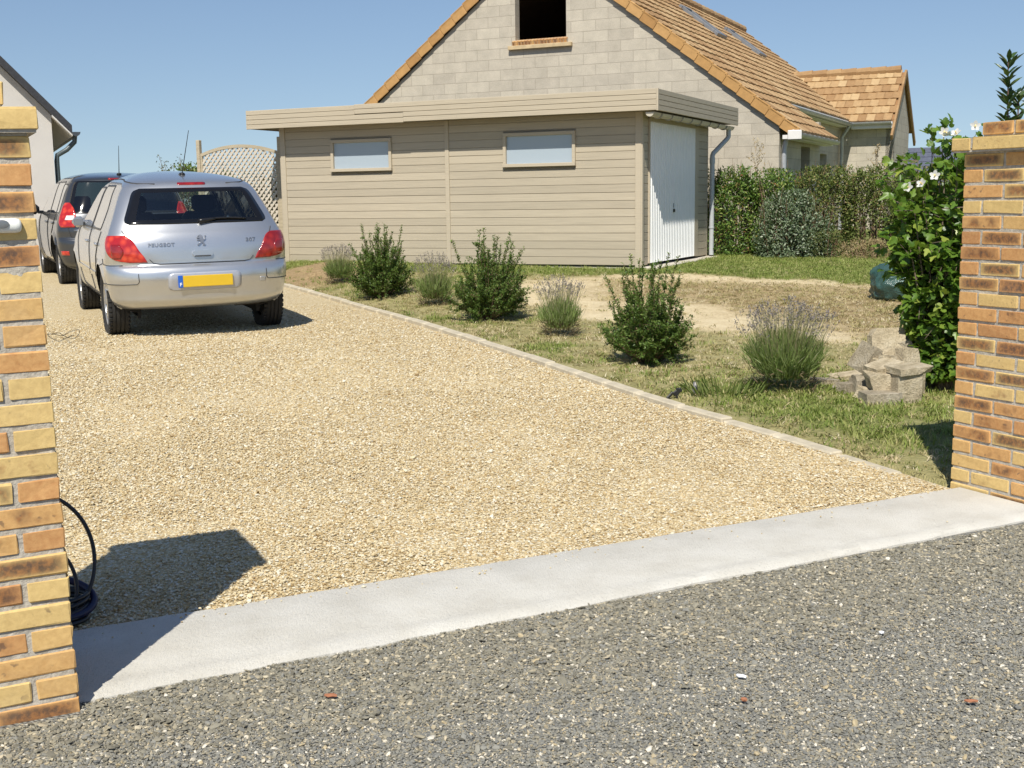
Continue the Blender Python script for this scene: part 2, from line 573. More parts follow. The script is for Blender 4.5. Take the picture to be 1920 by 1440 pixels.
# concrete threshold slab
def slab():
    t = NT("brushed_concrete")
    p = t.pos()
    c = t.ramp(t.noise(p, 5.0, 6, 0.65), [(0.3, (0.56, 0.53, 0.46)), (0.52, (0.625, 0.598, 0.53)), (0.75, (0.68, 0.655, 0.59))])
    sp = t.ramp(t.noise(p, 130.0, 2, 0.6), [(0.30, 0.82), (0.42, 1.0)])
    c = t.mix(1.0, c, sp, 'MULTIPLY')
    t.bs(Base_Color=c, Roughness=0.85)
    mp = t.n("Mapping", {"Vector": p}, vector_type='POINT'); mp.inputs["Scale"].default_value = (60, 22, 40); mp.inputs["Rotation"].default_value = (0, 0, rad(-26.5))
    t.bump(t.noise(mp.outputs[0], 2.2, 6, 0.75), 1.0, 0.006)
    Ts = np.linspace(0.1, 4.31, 90)
    prof = [(-0.01, -0.06), (-0.01, 0.024), (-0.03, 0.030), (-0.44, 0.030), (-0.468, 0.0255), (-0.484, 0.0275), (-0.53, 0.024), (-0.555, 0.012), (-0.565, -0.06)]
    P = np.zeros((len(Ts), len(prof), 3))
    for i, T in enumerate(Ts):
        k = 1 + (0.05 - 0.10 * (T - 0.2) / 4.1)
        for j, (d, z) in enumerate(prof):
            dj = d * k if d < -0.4 else d
            jit = (vnoise(T * 9, j * 3.1) - 0.5) * (0.022 if j > 4 else 0.006)
            x, y = td(T, dj + float(jit))
            P[i, j] = (x, y, z + (0.004 * (float(vnoise(T * 7, j)) - 0.5) if z > 0 else 0))
    mb = MB(); mb.grid(P)
    o = mb.build("concrete_threshold", t.m, smooth=35, recalc=True)
    tag(o, kind='structure')
slab()

# ---------------------------------------------------------------- loose stones
def stone_protos(n, mat, flat, sub=1, amp=0.22, name="stone"):
    out = []
    for k in range(n):
        bm = bmesh.new()
        bmesh.ops.create_icosphere(bm, subdivisions=sub, radius=0.5)
        sx, sy = random.uniform(0.75, 1.1), random.uniform(0.6, 0.95)
        off = [Vector((random.gauss(0, 1), random.gauss(0, 1), random.gauss(0, 1))).normalized() for _ in range(5)]
        cut = [random.uniform(0.22, 0.42) for _ in range(5)]
        for v in bm.verts:
            for nrm, q in zip(off, cut):
                e = v.co.dot(nrm)
                if e > q: v.co -= nrm * (e - q)
            v.co *= 1 + random.uniform(-amp, amp) * 0.5
            v.co = Vector((v.co.x * sx, v.co.y * sy, v.co.z * flat))
        me = bpy.data.meshes.new(name); bm.to_mesh(me); bm.free()
        me.materials.append(mat)
        out.append(bpy.data.objects.new(name, me))
    return out

def sample_region(n, t0, t1, d0, d1, dens_fn, hfn):
    T = RNG.uniform(t0, t1, n); D = RNG.uniform(d0, d1, n)
    X, Y = td(T, D)
    Z = hfn(X, Y)
    px, py, zz = to_px(X, Y, Z)
    ok = (zz > 0.5) & (px > -0.10) & (px < 1.10) & (py < 0.86) & (RNG.random(n) < dens_fn(T, D, X, Y))
    return X[ok], Y[ok], Z[ok], T[ok], D[ok]

def gravel():
    # fully covered near the gate, thinning out where single stones are no longer resolved
    dens = lambda T, D, X, Y: np.where(T < curb_t(D) - 0.01, np.clip(1.25 - np.hypot(X, Y) / 11.5, 0.06, 1), 0)
    X, Y, Z, T, D = sample_region(760000, -3.2, 4.4, -0.03, 9.5, dens, lambda x, y: hgt(x, y) + 0.014)
    n = len(X)
    s = RNG.lognormal(0, 0.28, n) * 0.0115
    s *= 1 + 0.25 * sstep(5, 10, np.hypot(X, Y))
    scl = np.stack([s * RNG.uniform(.8, 1.35, n), s * RNG.uniform(.75, 1.1, n), s * RNG.uniform(.6, 1.0, n)], -1)
    rot = np.stack([RNG.normal(0, .26, n), RNG.normal(0, .26, n), RNG.uniform(0, 6.28, n)], -1)
    Z = Z + s * RNG.uniform(-.1, .34, n)
    o = scatter("gravel", np.stack([X, Y, Z], -1), rot, scl, proto_collection(stone_protos(7, M_STONE_G, 0.62)))
    tag(o, "loose golden gravel stones covering the driveway", "gravel", kind='stuff')
    print("gravel stones", n)
gravel()

def strays():
    # single stones kicked onto the slab
    n = 150
    T = RNG.uniform(0.4, 4.2, n); D = -0.01 - RNG.exponential(0.06, n)
    k = D > -0.45; T, D = T[k], D[k]; n = len(T)
    X, Y = td(T, D)
    s = RNG.lognormal(0, .3, n) * .0095
    o = scatter("stray_gravel", np.stack([X, Y, 0.031 + s * .25], -1), np.stack([0 * s, 0 * s, RNG.uniform(0, 6.28, n)], -1), np.stack([s, s, s], -1), proto_collection(stone_protos(5, M_STONE_G, 0.6)))
    tag(o, "few golden stones strewn on the back edge of the concrete threshold", "gravel", kind='stuff')
strays()

def chippings():
    # coarse slate chips along the slab, finer grit with pale specks towards the camera
    def dens(T, D, X, Y):
        e = D + 0.56 + 0.02 * (fbm(X, Y, 8, 4) - 0.5)
        k = 1 - sstep(0.25, 0.75, -e + 0.55 * (fbm(X, Y, 6, 1.2) - 0.5) - 0.10 * (T - 1.5))
        return np.where((e < 0) & ~((T < 0.32) & (D > -0.66)) , 0.10 + 0.9 * k, 0)
    X, Y, Z, T, D = sample_region(240000, -1.2, 5.4, -2.2, -0.5, dens, lambda x, y: 0.006 + 0 * x)
    n = len(X)
    s = RNG.lognormal(0, 0.33, n) * 0.0118
    scl = np.stack([s * RNG.uniform(.8, 1.5, n), s * RNG.uniform(.7, 1.1, n), s * RNG.uniform(.5, 1.0, n)], -1)
    rot = np.stack([RNG.normal(0, .24, n), RNG.normal(0, .24, n), RNG.uniform(0, 6.28, n)], -1)
    Z = Z + s * RNG.uniform(-.05, .28, n)
    o = scatter("slate_chippings", np.stack([X, Y, Z], -1), rot, scl, proto_collection(stone_protos(7, M_STONE_S, 0.45, 1, 0.15, "chip")))
    tag(o, "coarse grey brown slate chippings lying along the concrete threshold", "chippings", kind='stuff')
    print("chips", n)
    densf = lambda T, D, X, Y: np.where((D < -0.57) & ~((T < 0.32) & (D > -0.66)), 0.9, 0)
    X, Y, Z, T, D = sample_region(430000, -1.2, 5.6, -2.3, -0.5, densf, lambda x, y: 0.005 + 0 * x)
    n = len(X)
    s = RNG.lognormal(0, 0.35, n) * 0.0078
    scl = np.stack([s * RNG.uniform(.8, 1.4, n), s * RNG.uniform(.75, 1.1, n), s * RNG.uniform(.6, 1.0, n)], -1)
    rot = np.stack([RNG.normal(0, .4, n), RNG.normal(0, .4, n), RNG.uniform(0, 6.28, n)], -1)
    Z = Z + s * RNG.uniform(-.1, .35, n)
    o = scatter("street_grit", np.stack([X, Y, Z], -1), rot, scl, proto_collection(stone_protos(6, M_STONE_F, 0.6, 1, 0.2, "grit")))
    tag(o, "fine grey street grit with pale and tan specks in the foreground", "grit", kind='stuff')
    print("grit", n)
chippings()

# ---------------------------------------------------------------- kerb stones, one by one
def kerbs():
    m = plain("kerb_concrete", (0.52, 0.455, 0.335), 0.85, var=0.22, scale=9, bump=0.4)
    seg = np.hypot(*np.diff(CURB, axis=0).T); S = np.concatenate([[0], np.cumsum(seg)])
    pos = 0.75; k = 0
    while pos < 14.2:
        ln = random.choice((0.44, 0.46, 0.48, 0.5, 0.32))
        a = [np.interp(pos, S, CURB[:, i]) for i in (0, 1)]
        b = [np.interp(pos + ln - 0.012, S, CURB[:, i]) for i in (0, 1)]
        c = ((a[0] + b[0]) / 2, (a[1] + b[1]) / 2)
        ang = math.atan2(b[1] - a[1], b[0] - a[0])
        far = min(1, pos / 3.0)
        mb = MB().box((0, 0, 0), (ln - 0.012, 0.088, 0.16), bev=0.008)
        def warp(V, s=k):
            return V + 0.0025 * (np.random.default_rng(s).random(V.shape) - 0.5)
        o = mb.build("kerb_stone", m, xf=warp)
        z = float(hgt(*c)) - 0.070 + 0.040 * far + random.uniform(-.004, .004)
        sl = math.atan2(float(hgt(*b)) - float(hgt(*a)), ln)
        o.location = (c[0], c[1], z)
        o.rotation_euler = (random.uniform(-.02, .02), -sl, ang + random.uniform(-.012, .012))
        tag(o, "pale concrete kerb stone in the row edging the golden gravel drive", "kerb stone", "kerb stones edging the gravel drive")
        pos += ln; k += 1
kerbs()

# ---------------------------------------------------------------- grass
def grass():
    def tuft(h, n, w, spread, mat, lean):
        V, F = [], []
        for _ in range(n):
            a = random.uniform(0, 6.28); r = random.uniform(0, spread)
            x, y = r * math.cos(a), r * math.sin(a)
            b = random.uniform(0, 6.28); hh = h * random.uniform(.55, 1.15); ln = lean * random.uniform(.3, 1.3) * hh
            dx, dy = math.cos(b), math.sin(b)
            i = len(V)
            for (f, wf) in ((0, 1), (0.55, .8), (1.0, 0.12)):
                cx, cy = x + dx * ln * f * f, y + dy * ln * f * f
                z = hh * f * (1 - 0.25 * f * lean)
                V += [(cx - dy * w * wf, cy + dx * w * wf, z), (cx + dy * w * wf, cy - dx * w * wf, z)]
            F += [[i, i + 1, i + 3, i + 2], [i + 2, i + 3, i + 5, i + 4]]
        return proto("tuft", V, F, mat)
    def gm(name, stops):
        t = NT(name)
        c = t.ramp(t.n("ObjectInfo").outputs["Random"], stops)
        t.bs(Base_Color=c, Roughness=0.6)
        tr = t.n("BsdfTranslucent", {"Color": c})
        mx = t.n("MixShader", {0: 0.3, 1: t.b.outputs[0], 2: tr.outputs[0]})
        t.t.links.new(mx.outputs[0], t.out.inputs[0])
        return t.m
    mg = gm("grass_green", [(0, (0.16, 0.22, 0.035)), (0.5, (0.25, 0.31, 0.065)), (0.85, (0.36, 0.37, 0.12)), (1, (0.52, 0.47, 0.22))])
    md = gm("grass_dry", [(0, (0.32, 0.30, 0.11)), (0.4, (0.46, 0.39, 0.18)), (0.8, (0.58, 0.48, 0.28)), (1, (0.70, 0.62, 0.42))])
    n = 105000
    T = RNG.uniform(1.0, 17, n); D = RNG.uniform(0.1, 15.5, n)
    X, Y = td(T, D)
    sa, gr, br, hp = zones(X, Y)
    px, py, zz = to_px(X, Y, gar2(X, Y))
    inview = (T > curb_t(D) + 0.10) & (px > -0.05) & (px < 1.06) & (zz > 1)
    # keep clear of the shed's footprint
    u = (X - 1.91) * 0.904 - (Y - 17.5) * 0.427; v = (X - 1.91) * 0.427 + (Y - 17.5) * 0.904
    inview &= ~((u > -6.4) & (u < 0.22) & (v > -0.04))
    rg = RNG.random(n)
    kg = inview & (rg < gr * 0.95 + 0.04) & (sa < 0.6)
    kd = inview & ~kg & (RNG.random(n) < (0.38 + 0.2 * br) * (1 - 0.93 * sa * (1 - 0.55 * br)) * (1 - hp))
    for nm, k, m, h, lab in (("grass", kg, mg, 0.045, "short green lawn grass growing in patches around the shrubs"),
                             ("dry_grass", kd, md, 0.032, "dried straw coloured grass scattered over the worn lawn")):
        c = k.sum()
        Zp = gar2(X[k], Y[k]) + 0.008
        s = RNG.uniform(.6, 1.35, c)
        sc = np.stack([s, s, s * RNG.uniform(.6, 1.3, c)], -1)
        rot = np.stack([RNG.normal(0, .12, c), RNG.normal(0, .12, c), RNG.uniform(0, 6.28, c)], -1)
        pr = [tuft(h, 14, 0.0032, 0.075, m, 0.9 if nm == "grass" else 1.5) for _ in range(6)]
        o = scatter(nm, np.stack([X[k], Y[k], Zp], -1), rot, sc, proto_collection(pr))
        tag(o, lab, "grass", kind='stuff')
        print(nm, c)
grass()
# ================================================================== BRICK GATE PILLARS
def brick_material():
    t = NT("flamed_brick")
    a = t.attr("col"); sc = t.n("SeparateColor", {0: a.outputs["Color"]})
    l = t.n("SeparateXYZ", {0: t.attr("lcl").outputs["Vector"]})
    p = t.pos()
    sh = t.n("VectorMath", {0: p, 1: t.n("CombineXYZ", {0: t.math('MULTIPLY', sc.outputs[2], 91.0), 1: t.math('MULTIPLY', sc.outputs[2], 57.0), 2: sc.outputs[2]}).outputs[0]}, operation='ADD').outputs[0]
    n1 = t.noise(sh, 13.0, 3, 0.6); n2 = t.noise(sh, 55.0, 4, 0.65)
    base = t.ramp(sc.outputs[0], [(0.0, (0.67, 0.48, 0.20)), (0.35, (0.68, 0.49, 0.20)), (0.55, (0.62, 0.35, 0.135)), (0.8, (0.57, 0.265, 0.10)), (1.0, (0.44, 0.17, 0.07))])
    base = t.mix(0.35, base, t.ramp(n2, [(0.3, (0.38, 0.24, 0.09)), (0.7, (0.78, 0.56, 0.24))]))
    # kiln flames: dark patches near the middle of the brick, faces only
    pw = lambda s, e: t.math('SUBTRACT', 1.0, t.math('POWER', t.math('ABSOLUTE', s), e), clamp=True)
    mx = t.math('MULTIPLY', t.math('MAXIMUM', pw(l.outputs[0], 6), 0.0), pw(l.outputs[2], 4))
    thr = t.math('ADD', t.math('MULTIPLY', sc.outputs[1], 0.80), 0.16)
    fl = t.math('MULTIPLY', t.math('SUBTRACT', t.math('ADD', n1, t.math('MULTIPLY', n2, 0.45)), thr), 4.5, clamp=True)
    fl = t.math('MULTIPLY', fl, mx)
    dark = t.ramp(n2, [(0.38, (0.085, 0.05, 0.035)), (0.62, (0.32, 0.14, 0.05))])
    c = t.mix(t.math('MULTIPLY', fl, 0.92), base, dark)
    sp = t.ramp(t.noise(sh, 38.0, 2, 0.5), [(0.64, 0.0), (0.70, 1.0)])
    c = t.mix(t.math('MULTIPLY', sp, t.math('MULTIPLY', mx, 0.6)), c, (0.10, 0.065, 0.05))
    hs = t.n("HueSaturation", {"Saturation": 1.02, "Value": 0.97, "Color": c}).outputs[0]
    dirt = t.ramp(t.noise(p, 3.2, 5, .7), [(.55, 0.0), (.8, .2)])
    t.bs(Base_Color=t.mix(dirt, hs, (0.40, 0.34, 0.26)), Roughness=0.8)
    t.bump(n2, 0.35, 0.004)
    return t.m
M_BRICK = brick_material()
M_MORTAR = plain("grey_mortar", (0.43, 0.39, 0.325), 0.95, var=0.25, scale=45, bump=0.45, bscale=110)

BH, BP = 0.0555, 0.0692
def brick_ring(mb, courses, z0, x0, x1, y0, y1, bond, jit=0.0012, ln=0.22, dp=0.105, j=0.0135, tone=None):
    """rings of bricks round a rectangle; bond 0/1 swaps which faces show the full stretchers"""
    def put(cx, cy, lx, ly, z):
        R = None
        along_y = ly > lx
        col = (random.random(), random.random(), random.random(), 1)
        if tone: col = (random.uniform(*tone), random.uniform(.75, 1), col[2], 1)
        s = (ly, lx, BH) if along_y else (lx, ly, BH)
        R = rot_e(random.gauss(0, .003), random.gauss(0, .003), (math.pi / 2 if along_y else 0) + random.gauss(0, .003))
        mb.box((cx + random.gauss(0, jit), cy + random.gauss(0, jit), z), s, R=R, bev=0.003, col=col)
    W, D = x1 - x0, y1 - y0
    for i in range(courses):
        z = z0 + i * BP + BH / 2
        full_x = (i + bond) % 2 == 0
        def row(a0, a1):
            n = max(1, round((a1 - a0 + j) / (ln + j)))
            w = (a1 - a0 + j) / n - j
            return [(a0 + q * (w + j) + w / 2, w) for q in range(n)]
        if full_x:
            for c, w in row(x0, x1):
                put(c, y0 + dp / 2, w, dp, z); put(c, y1 - dp / 2, w, dp, z)
            for c, w in row(y0 + dp + j, y1 - dp - j):
                put(x0 + dp / 2, c, dp, w, z); put(x1 - dp / 2, c, dp, w, z)
        else:
            for c, w in row(y0, y1):
                put(x0 + dp / 2, c, dp, w, z); put(x1 - dp / 2, c, dp, w, z)
            for c, w in row(x0 + dp + j, x1 - dp - j):
                put(c, y0 + dp / 2, w, dp, z); put(c, y1 - dp / 2, w, dp, z)

GATE_ROT = math.atan2(GT[1], GT[0])
def gate_pillar(t0, d0, W, D, label, bond, zb=-0.012, courses=23, lean=0.0, ov=0.04):
    x, y = td(t0 + W / 2, d0 + D / 2)
    root = empty("gate_pillar", (x, y, 0), GATE_ROT, label, "gate pillar", "brick gate pillars")
    root.rotation_euler = (0, lean, GATE_ROT)
    hw, hd = W / 2, D / 2
    mb = MB()
    brick_ring(mb, courses, zb, -hw, hw, -hd, hd, bond)
    rough = lambda V: V + RNG.normal(0, .0011, V.shape)
    mb.build("brick_shaft", M_BRICK, root, attrs=True, xf=rough)
    top = zb + courses * BP
    rc = 0.0055
    mm = MB()
    zz = np.arange(zb - .05, top + .004, .009)
    for k in range(4):                     # uneven trowelled joints, here and there smeared over the brick edges
        w_, d_ = (W, D) if k % 2 == 0 else (D, W)
        uu = np.linspace(-w_ / 2 + rc, w_ / 2 - rc, 52)
        U, Z = np.meshgrid(uu, zz)
        o_ = d_ / 2 - rc + .0062 * (fbm(U + 3 * k, Z, k + bond * 5, 22) - .42)
        o_[:, [0, -1]] = d_ / 2 - rc
        P = np.stack([U, -o_, Z], -1) @ rot_z(k * math.pi / 2).T
        mm.grid(P)
    mm.box((0, 0, top + 0.001), (W + 2 * ov - 2 * rc, D + 2 * ov - 2 * rc, 0.012))
    mm.box((0, 0, top + BP / 2), (W + 2 * ov - 2 * rc, D + 2 * ov - 2 * rc, BP - 0.012 - 0.011))
    mm.box((0, 0, top + BP * 1.5 - 0.008), (W - 0.10 - 2 * rc, D - 0.10 - 2 * rc, BP - 0.006))
    mm.build("mortar", M_MORTAR, root)
    cap = MB()
    o = ov
    brick_ring(cap, 1, top + 0.002, -hw - o, hw + o, -hd - o, hd + o, 0, tone=(0, .4))
    cap.build("overhanging_course", M_BRICK, root, attrs=True, xf=rough)
    cap = MB()
    i = -0.05
    brick_ring(cap, 1, top + 0.002 + BP, -hw - i, hw + i, -hd - i, hd + i, 1)
    cap.build("top_course", M_BRICK, root, attrs=True, xf=rough)
    return root
pillar_a = gate_pillar(0.317 - 0.451, -0.63, 0.451, 0.451, "brick gate pillar carrying a white doorbell, beside the parked cars", 0, lean=-0.014, ov=0.022)
pillar_b = gate_pillar(4.32, -0.41, 0.451, 0.451, "brick gate pillar beside the flowering hibiscus shrub", 1)

def doorbell():
    m = plain("white_plastic", (0.80, 0.80, 0.74), 0.35, var=0.03)
    root = empty("doorbell", (0, 0, 0), 0, "white plastic doorbell with grey oval button fixed to brick pillar", "doorbell")
    x, y = td(0.125, -0.635)
    root.location = (x - 0.012, y, 1.343); root.rotation_euler = (0, 0, GATE_ROT)
    mb = MB()
    n = 20; prof = []
    L, r = 0.30, 0.019
    for s, a in [(q / n * math.pi / 2, 0) for q in range(n + 1)]:
        pass
    xs = [-L] + list(np.linspace(-0.02, 0, 2)) 
    ring = [(-L, r), (0.13, r), (0.139, r * .92), (0.144, r * .7), (0.146, r * .3)]
    mb.lathe([(h, q) for h, q in ring], axis='x', seg=28)
    def sq(V):
        V = V.copy(); V[:, 1] = V[:, 1] * 0.9 - 0.006; return V
    mb.build("housing", m, root, smooth=40, xf=sq)
    b = MB().lathe([(-0.004, 0.013), (0.002, 0.013), (0.003, 0.010), (0.0025, 0.0)], axis='y', seg=24)
    bo = b.build("button", plain("grey_button", (0.22, 0.23, 0.23), 0.3, metal=0.4, var=0.05), root, smooth=40, xf=lambda V: V * np.array((1.35, -1, 0.85)) + np.array((0.098, -0.0235, 0.004)), recalc=True)
doorbell()

# ================================================================== WOODEN GARAGE
ROT_L = math.atan2(-0.427, 0.904)
def wood(name, col, var=0.10, boards=False):
    t = NT(name)
    p = t.pos()
    mp = t.n("Mapping", {"Vector": p}); mp.inputs["Scale"].default_value = (0.6, 3, 22)
    g = t.noise(mp.outputs[0], 3.0, 5, 0.65)
    sp = t.ramp(t.noise(p, 26, 2, .5), [(0.72, 0.0), (0.78, 1.0)])
    c = t.ramp(g, [(0.3, tuple(q * (1 - var) for q in col)), (0.7, tuple(q * (1 + var) for q in col))])
    if boards:
        s3 = t.n("SeparateColor", {0: t.attr("col").outputs["Color"]})
        c = t.mix(1.0, c, t.ramp(s3.outputs[0], [(0, 0.90), (1, 1.06)]), 'MULTIPLY')
        c = t.mix(t.ramp(t.noise(p, 1.1, 5, .65), [(.5, 0.0), (.8, .22)]), c, tuple(q * .72 for q in col))
    c = t.mix(t.math('MULTIPLY', sp, 0.25), c, tuple(q * 0.6 for q in col))
    t.bs(Base_Color=c, Roughness=0.62)
    t.set(t.b.inputs["Specular IOR Level"], 0.3)
    t.bump(g, 0.15, 0.003)
    return t.m
M_TAUPE = wood("taupe_painted_wood", (0.445, 0.383, 0.285))
M_CLAD = wood("taupe_cladding", (0.445, 0.385, 0.29), boards=True)
M_TAUPE2 = wood("taupe_trim_wood", (0.465, 0.40, 0.30), 0.06)
M_GREYM = plain("grey_plastic_pipe", (0.44, 0.46, 0.47), 0.35, var=0.05)
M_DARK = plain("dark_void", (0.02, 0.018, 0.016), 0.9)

def shed():
    root = empty("wooden_garage", (1.91, 17.5, 0.395), ROT_L, "taupe wooden flat roofed garage with white ribbed door and two strip windows", "garage")
    L, Dp = 6.29, 3.42
    H = 2.30
    wins = [(-5.30, -4.16, 1.485, 1.995), (-2.20, -1.02, 1.485, 1.995)]
    pit = 0.118
    def boards(mb, a0, a1, z0, z1, y, ax, holes=()):
        """lapped boards; ax 0 = along u on the front, 1 = along v on the gable end"""
        z = z0
        while z < z1 - 0.01:
            h = min(pit, z1 - z)
            segs = [(a0, a1)]
            for (h0, h1, hz0, hz1) in holes:
                if z + h > hz0 + .002 and z < hz1 - .002:
                    segs = [s for (s0, s1) in segs for s in ((s0, min(s1, h0)), (max(s0, h1), s1)) if s[1] - s[0] > .01]
            for (s0, s1) in segs:
                # profile: face, bevel to the groove, groove
                pr = [(0.0, z + 0.009), (0.0, z + h - 0.003), (0.006, z + h), (0.028, z + h), (0.028, z), (0.009, z), (0.009, z + 0.006)]
                jz = random.gauss(0, 0.0006); jy = random.gauss(0, 0.0006)
                P = [(y + (q + jy if ax == 0 else -q - jy), w + jz) for q, w in pr]
                bc = (random.random(), 0, 0, 1)
                if ax == 0: mb.prism(P, s0, s1, 'yz', col=bc)
                else: mb.prism(P, s0, s1, 'xz', col=bc)
            for (h0, h1, hz0, hz1) in holes:        # narrow pieces over and under a window
                for (za, zb_) in ((z, min(z + h, hz0)), (max(z, hz1), z + h)):
                    if zb_ - za > .004 and z + h > hz0 + .002 and z < hz1 - .002:
                        mb.prism([(y + .004, za), (y + .004, zb_), (y + .028, zb_), (y + .028, za)], h0, h1, 'yz', col=(.5, 0, 0, 1))
            z += pit
    mb = MB()
    boards(mb, -L + 0.09, -3.205, 0.02, H, 0.0, 0, wins)
    boards(mb, -3.135, -0.09, 0.02, H, 0.0, 0, wins)
    mb.build("front_cladding", M_CLAD, root, recalc=True, attrs=True)
    mb = MB()
    boards(mb, 0.05, 0.30, 0.02, H, 0.0, 1)
    boards(mb, 2.78, Dp, 0.02, H, 0.0, 1)
    boards(mb, 0.30, 2.78, 2.16, H, 0.0, 1)
    mb.build("end_cladding", M_CLAD, root, recalc=True, attrs=True)
    for u, w in ((-L + 0.045, 0.09), (-3.17, 0.07), (-0.045, 0.09)):
        mb = MB().box((u, 0.0, H / 2 - 0.01), (w, 0.036, H), bev=0.004)
        if u > -1: mb.box((0.005, 0.03, H / 2 - 0.01), (0.03, 0.08, H), bev=0.004)
        mb.build("cover_strip", M_TAUPE2, root)
    # back and far walls, floor slab
    mb = MB()
    mb.box((-L / 2, Dp, H / 2), (L, 0.05, H)); mb.box((-L, Dp / 2, H / 2), (0.05, Dp, H))
    mb.box((-L / 2, 0.06, 0.75), (L - .1, 0.03, 1.45))
    mb.build("rear_walls", M_TAUPE, root)
    mb = MB().box((-L / 2 + 0.1, Dp / 2 + 0.17, -0.10), (L + 0.28, Dp + 0.28, 0.20), bev=0.01)
    mb.build("concrete_base", plain("base_concrete", (0.55, 0.50, 0.42), 0.9, var=.15), root)
    # windows
    t = NT("frosted_pane")
    t.bs(Base_Color=(0.36, 0.42, 0.47), Roughness=0.16)
    t.set(t.b.inputs["Specular IOR Level"], 0.6)
    for (a, b, z0, z1) in wins:
        f = MB(); e = 0.05; y = -0.012
        f.box(((a + b) / 2, y, z1 - e / 2), (b - a, 0.045, e), bev=0.004); f.box(((a + b) / 2, y - 0.012, z0 + e / 2), (b - a + .01, 0.06, e), bev=0.004)
        f.box((a + e / 2, y, (z0 + z1) / 2), (e, 0.045, z1 - z0 - 2 * e), bev=0.004); f.box((b - e / 2, y, (z0 + z1) / 2), (e, 0.045, z1 - z0 - 2 * e), bev=0.004)
        fo = f.build("window", M_TAUPE2, root)
        MB().box(((a + b) / 2, 0.012, (z0 + z1) / 2), (b - a - 2 * e + .006, 0.01, z1 - z0 - 2 * e + .006)).build("pane", t.m, fo)
    # fascia of four boards, in two lengths along the front
    zf = [2.205, 2.280, 2.355, 2.430]
    mb = MB()
    y = -0.375
    for k, z in enumerate(zf):
        for (u0, u1, dz) in ((-6.69, -3.72 if k < 2 else -4.6, -0.006), (-3.72 if k < 2 else -4.6, 0.345, 0.004)):
            mb.prism([(y, z + dz + .004), (y, z + .067 + dz), (y + .010, z + .073 + dz), (y + .022, z + .073 + dz), (y + .022, z + dz), (y + .010, z + dz)], u0 + .001, u1 - .001, 'yz')
    for k, z in enumerate(zf):
        x = 0.37
        mb.prism([(x, z + .004), (x, z + .067), (x - .010, z + .073), (x - .022, z + .073), (x - .022, z), (x - .010, z)], -0.353, 3.98, 'xz')
        x = -6.70
        mb.prism([(x, z + .004), (x, z + .072), (x + .02, z + .072), (x + .02, z)], -0.353, 3.98, 'xz')
    mb.build("fascia", M_TAUPE, root, recalc=True)
    mb = MB().box((0.359, -0.364, 2.354), (0.028, 0.028, 0.305), bev=.003)
    mb.build("fascia_corner", M_TAUPE2, root)
    mb = MB().box((-3.165, 1.80, 2.450), (7.02, 4.30, 0.05)).box((-3.165, 1.80, 2.235), (7.0, 4.28, 0.025))
    mb.build("flat_roof", plain("roof_felt", (0.16, 0.13, 0.10), .9), root)
    # gutter under the end fascia with brackets
    g = MB()
    a = np.linspace(math.pi, 2 * math.pi, 10)
    xs, rr = 0.235, 0.062
    P = np.array([[(xs + rr * math.cos(q), v, 2.188 + rr * math.sin(q)) for q in a] for v in np.linspace(-0.33, 4.02, 12)])
    g.grid(P); P2 = P.copy(); P2[:, :, 0] = xs + (P[:, :, 0] - xs) * .93; P2[:, :, 2] = 2.188 + (P[:, :, 2] - 2.188) * .93; g.grid(P2, flip=True)
    for v in (-0.33, 4.02):
        g.prism([(xs + rr * math.cos(q), 2.188 + rr * math.sin(q)) for q in a], v - .004, v + .004, 'xz')
    go = g.build("gutter", plain("beige_gutter", (0.52, 0.47, 0.38), 0.45), root, smooth=40)
    mbk = plain("bracket_grey", (0.30, 0.29, 0.27), .5)
    for v in np.arange(0.02, 3.9, 0.5):
        br = MB()
        br.tube([(xs + (rr + .006) * math.cos(q), v, 2.188 + (rr + .006) * math.sin(q)) for q in a], 0.011, 6)
        br.box((xs - .08, v, 2.201), (0.12, .022, .012))
        br.build("gutter_bracket", mbk, root, smooth=True)
    dp = MB().tube([(xs, 3.86, 2.19), (xs, 3.86, 2.06), (xs, 3.86, 2.02), (xs - .012, 3.835, 1.985), (0.10, 3.53, 1.765), (0.08, 3.485, 1.735), (0.07, 3.46, 1.69), (0.07, 3.46, 1.64), (0.07, 3.46, 0.9), (0.07, 3.46, 0.02)], 0.041, 14)
    dp.tube([(0.07, 3.46, 1.66), (0.07, 3.46, 1.56)], 0.047, 14).tube([(0.07, 3.46, 0.50), (0.07, 3.46, 0.47)], 0.05, 14)
    dp.build("downpipe", M_GREYM, root, smooth=40)
    # ribbed up-and-over door with frame
    d = MB()
    v0, v1, z0, z1 = 0.33, 2.58, 0.045, 2.10
    n = 27; w = (v1 - v0) / n
    for k in range(n):
        c = v0 + (k + .5) * w
        pr = [(0.026, c - w * .5), (0.026, c - w * .26), (0.040, c - w * .17), (0.040, c + w * .17), (0.026, c + w * .26), (0.026, c + w * .5), (0.016, c + w * .5), (0.016, c - w * .5)]
        d.prism([(x, vv) for x, vv in pr], z0, z1, 'xy')
    do = d.build("door", plain("white_door_paint", (0.80, 0.80, 0.79), 0.4, var=0.02), root, recalc=True)
    hb = MB().box((0.046, 1.42, 0.80), (0.014, 0.085, 0.05), bev=.004).box((0.046, 1.40, 0.88), (0.008, 0.010, 0.07), bev=.003)
    hb.build("handle", plain("black_handle", (0.02, 0.02, 0.022), .4), do)
    fr = MB().box((0.012, 2.68, 1.09), (0.045, 0.19, 2.10), bev=.004).box((0.012, 0.315, 1.09), (0.03, 0.025, 2.10), bev=.003).box((0.012, 1.45, 2.135), (0.045, 2.27, 0.065), bev=.004)
    fr.build("door_frame", M_TAUPE2, root)
    return root
shed()

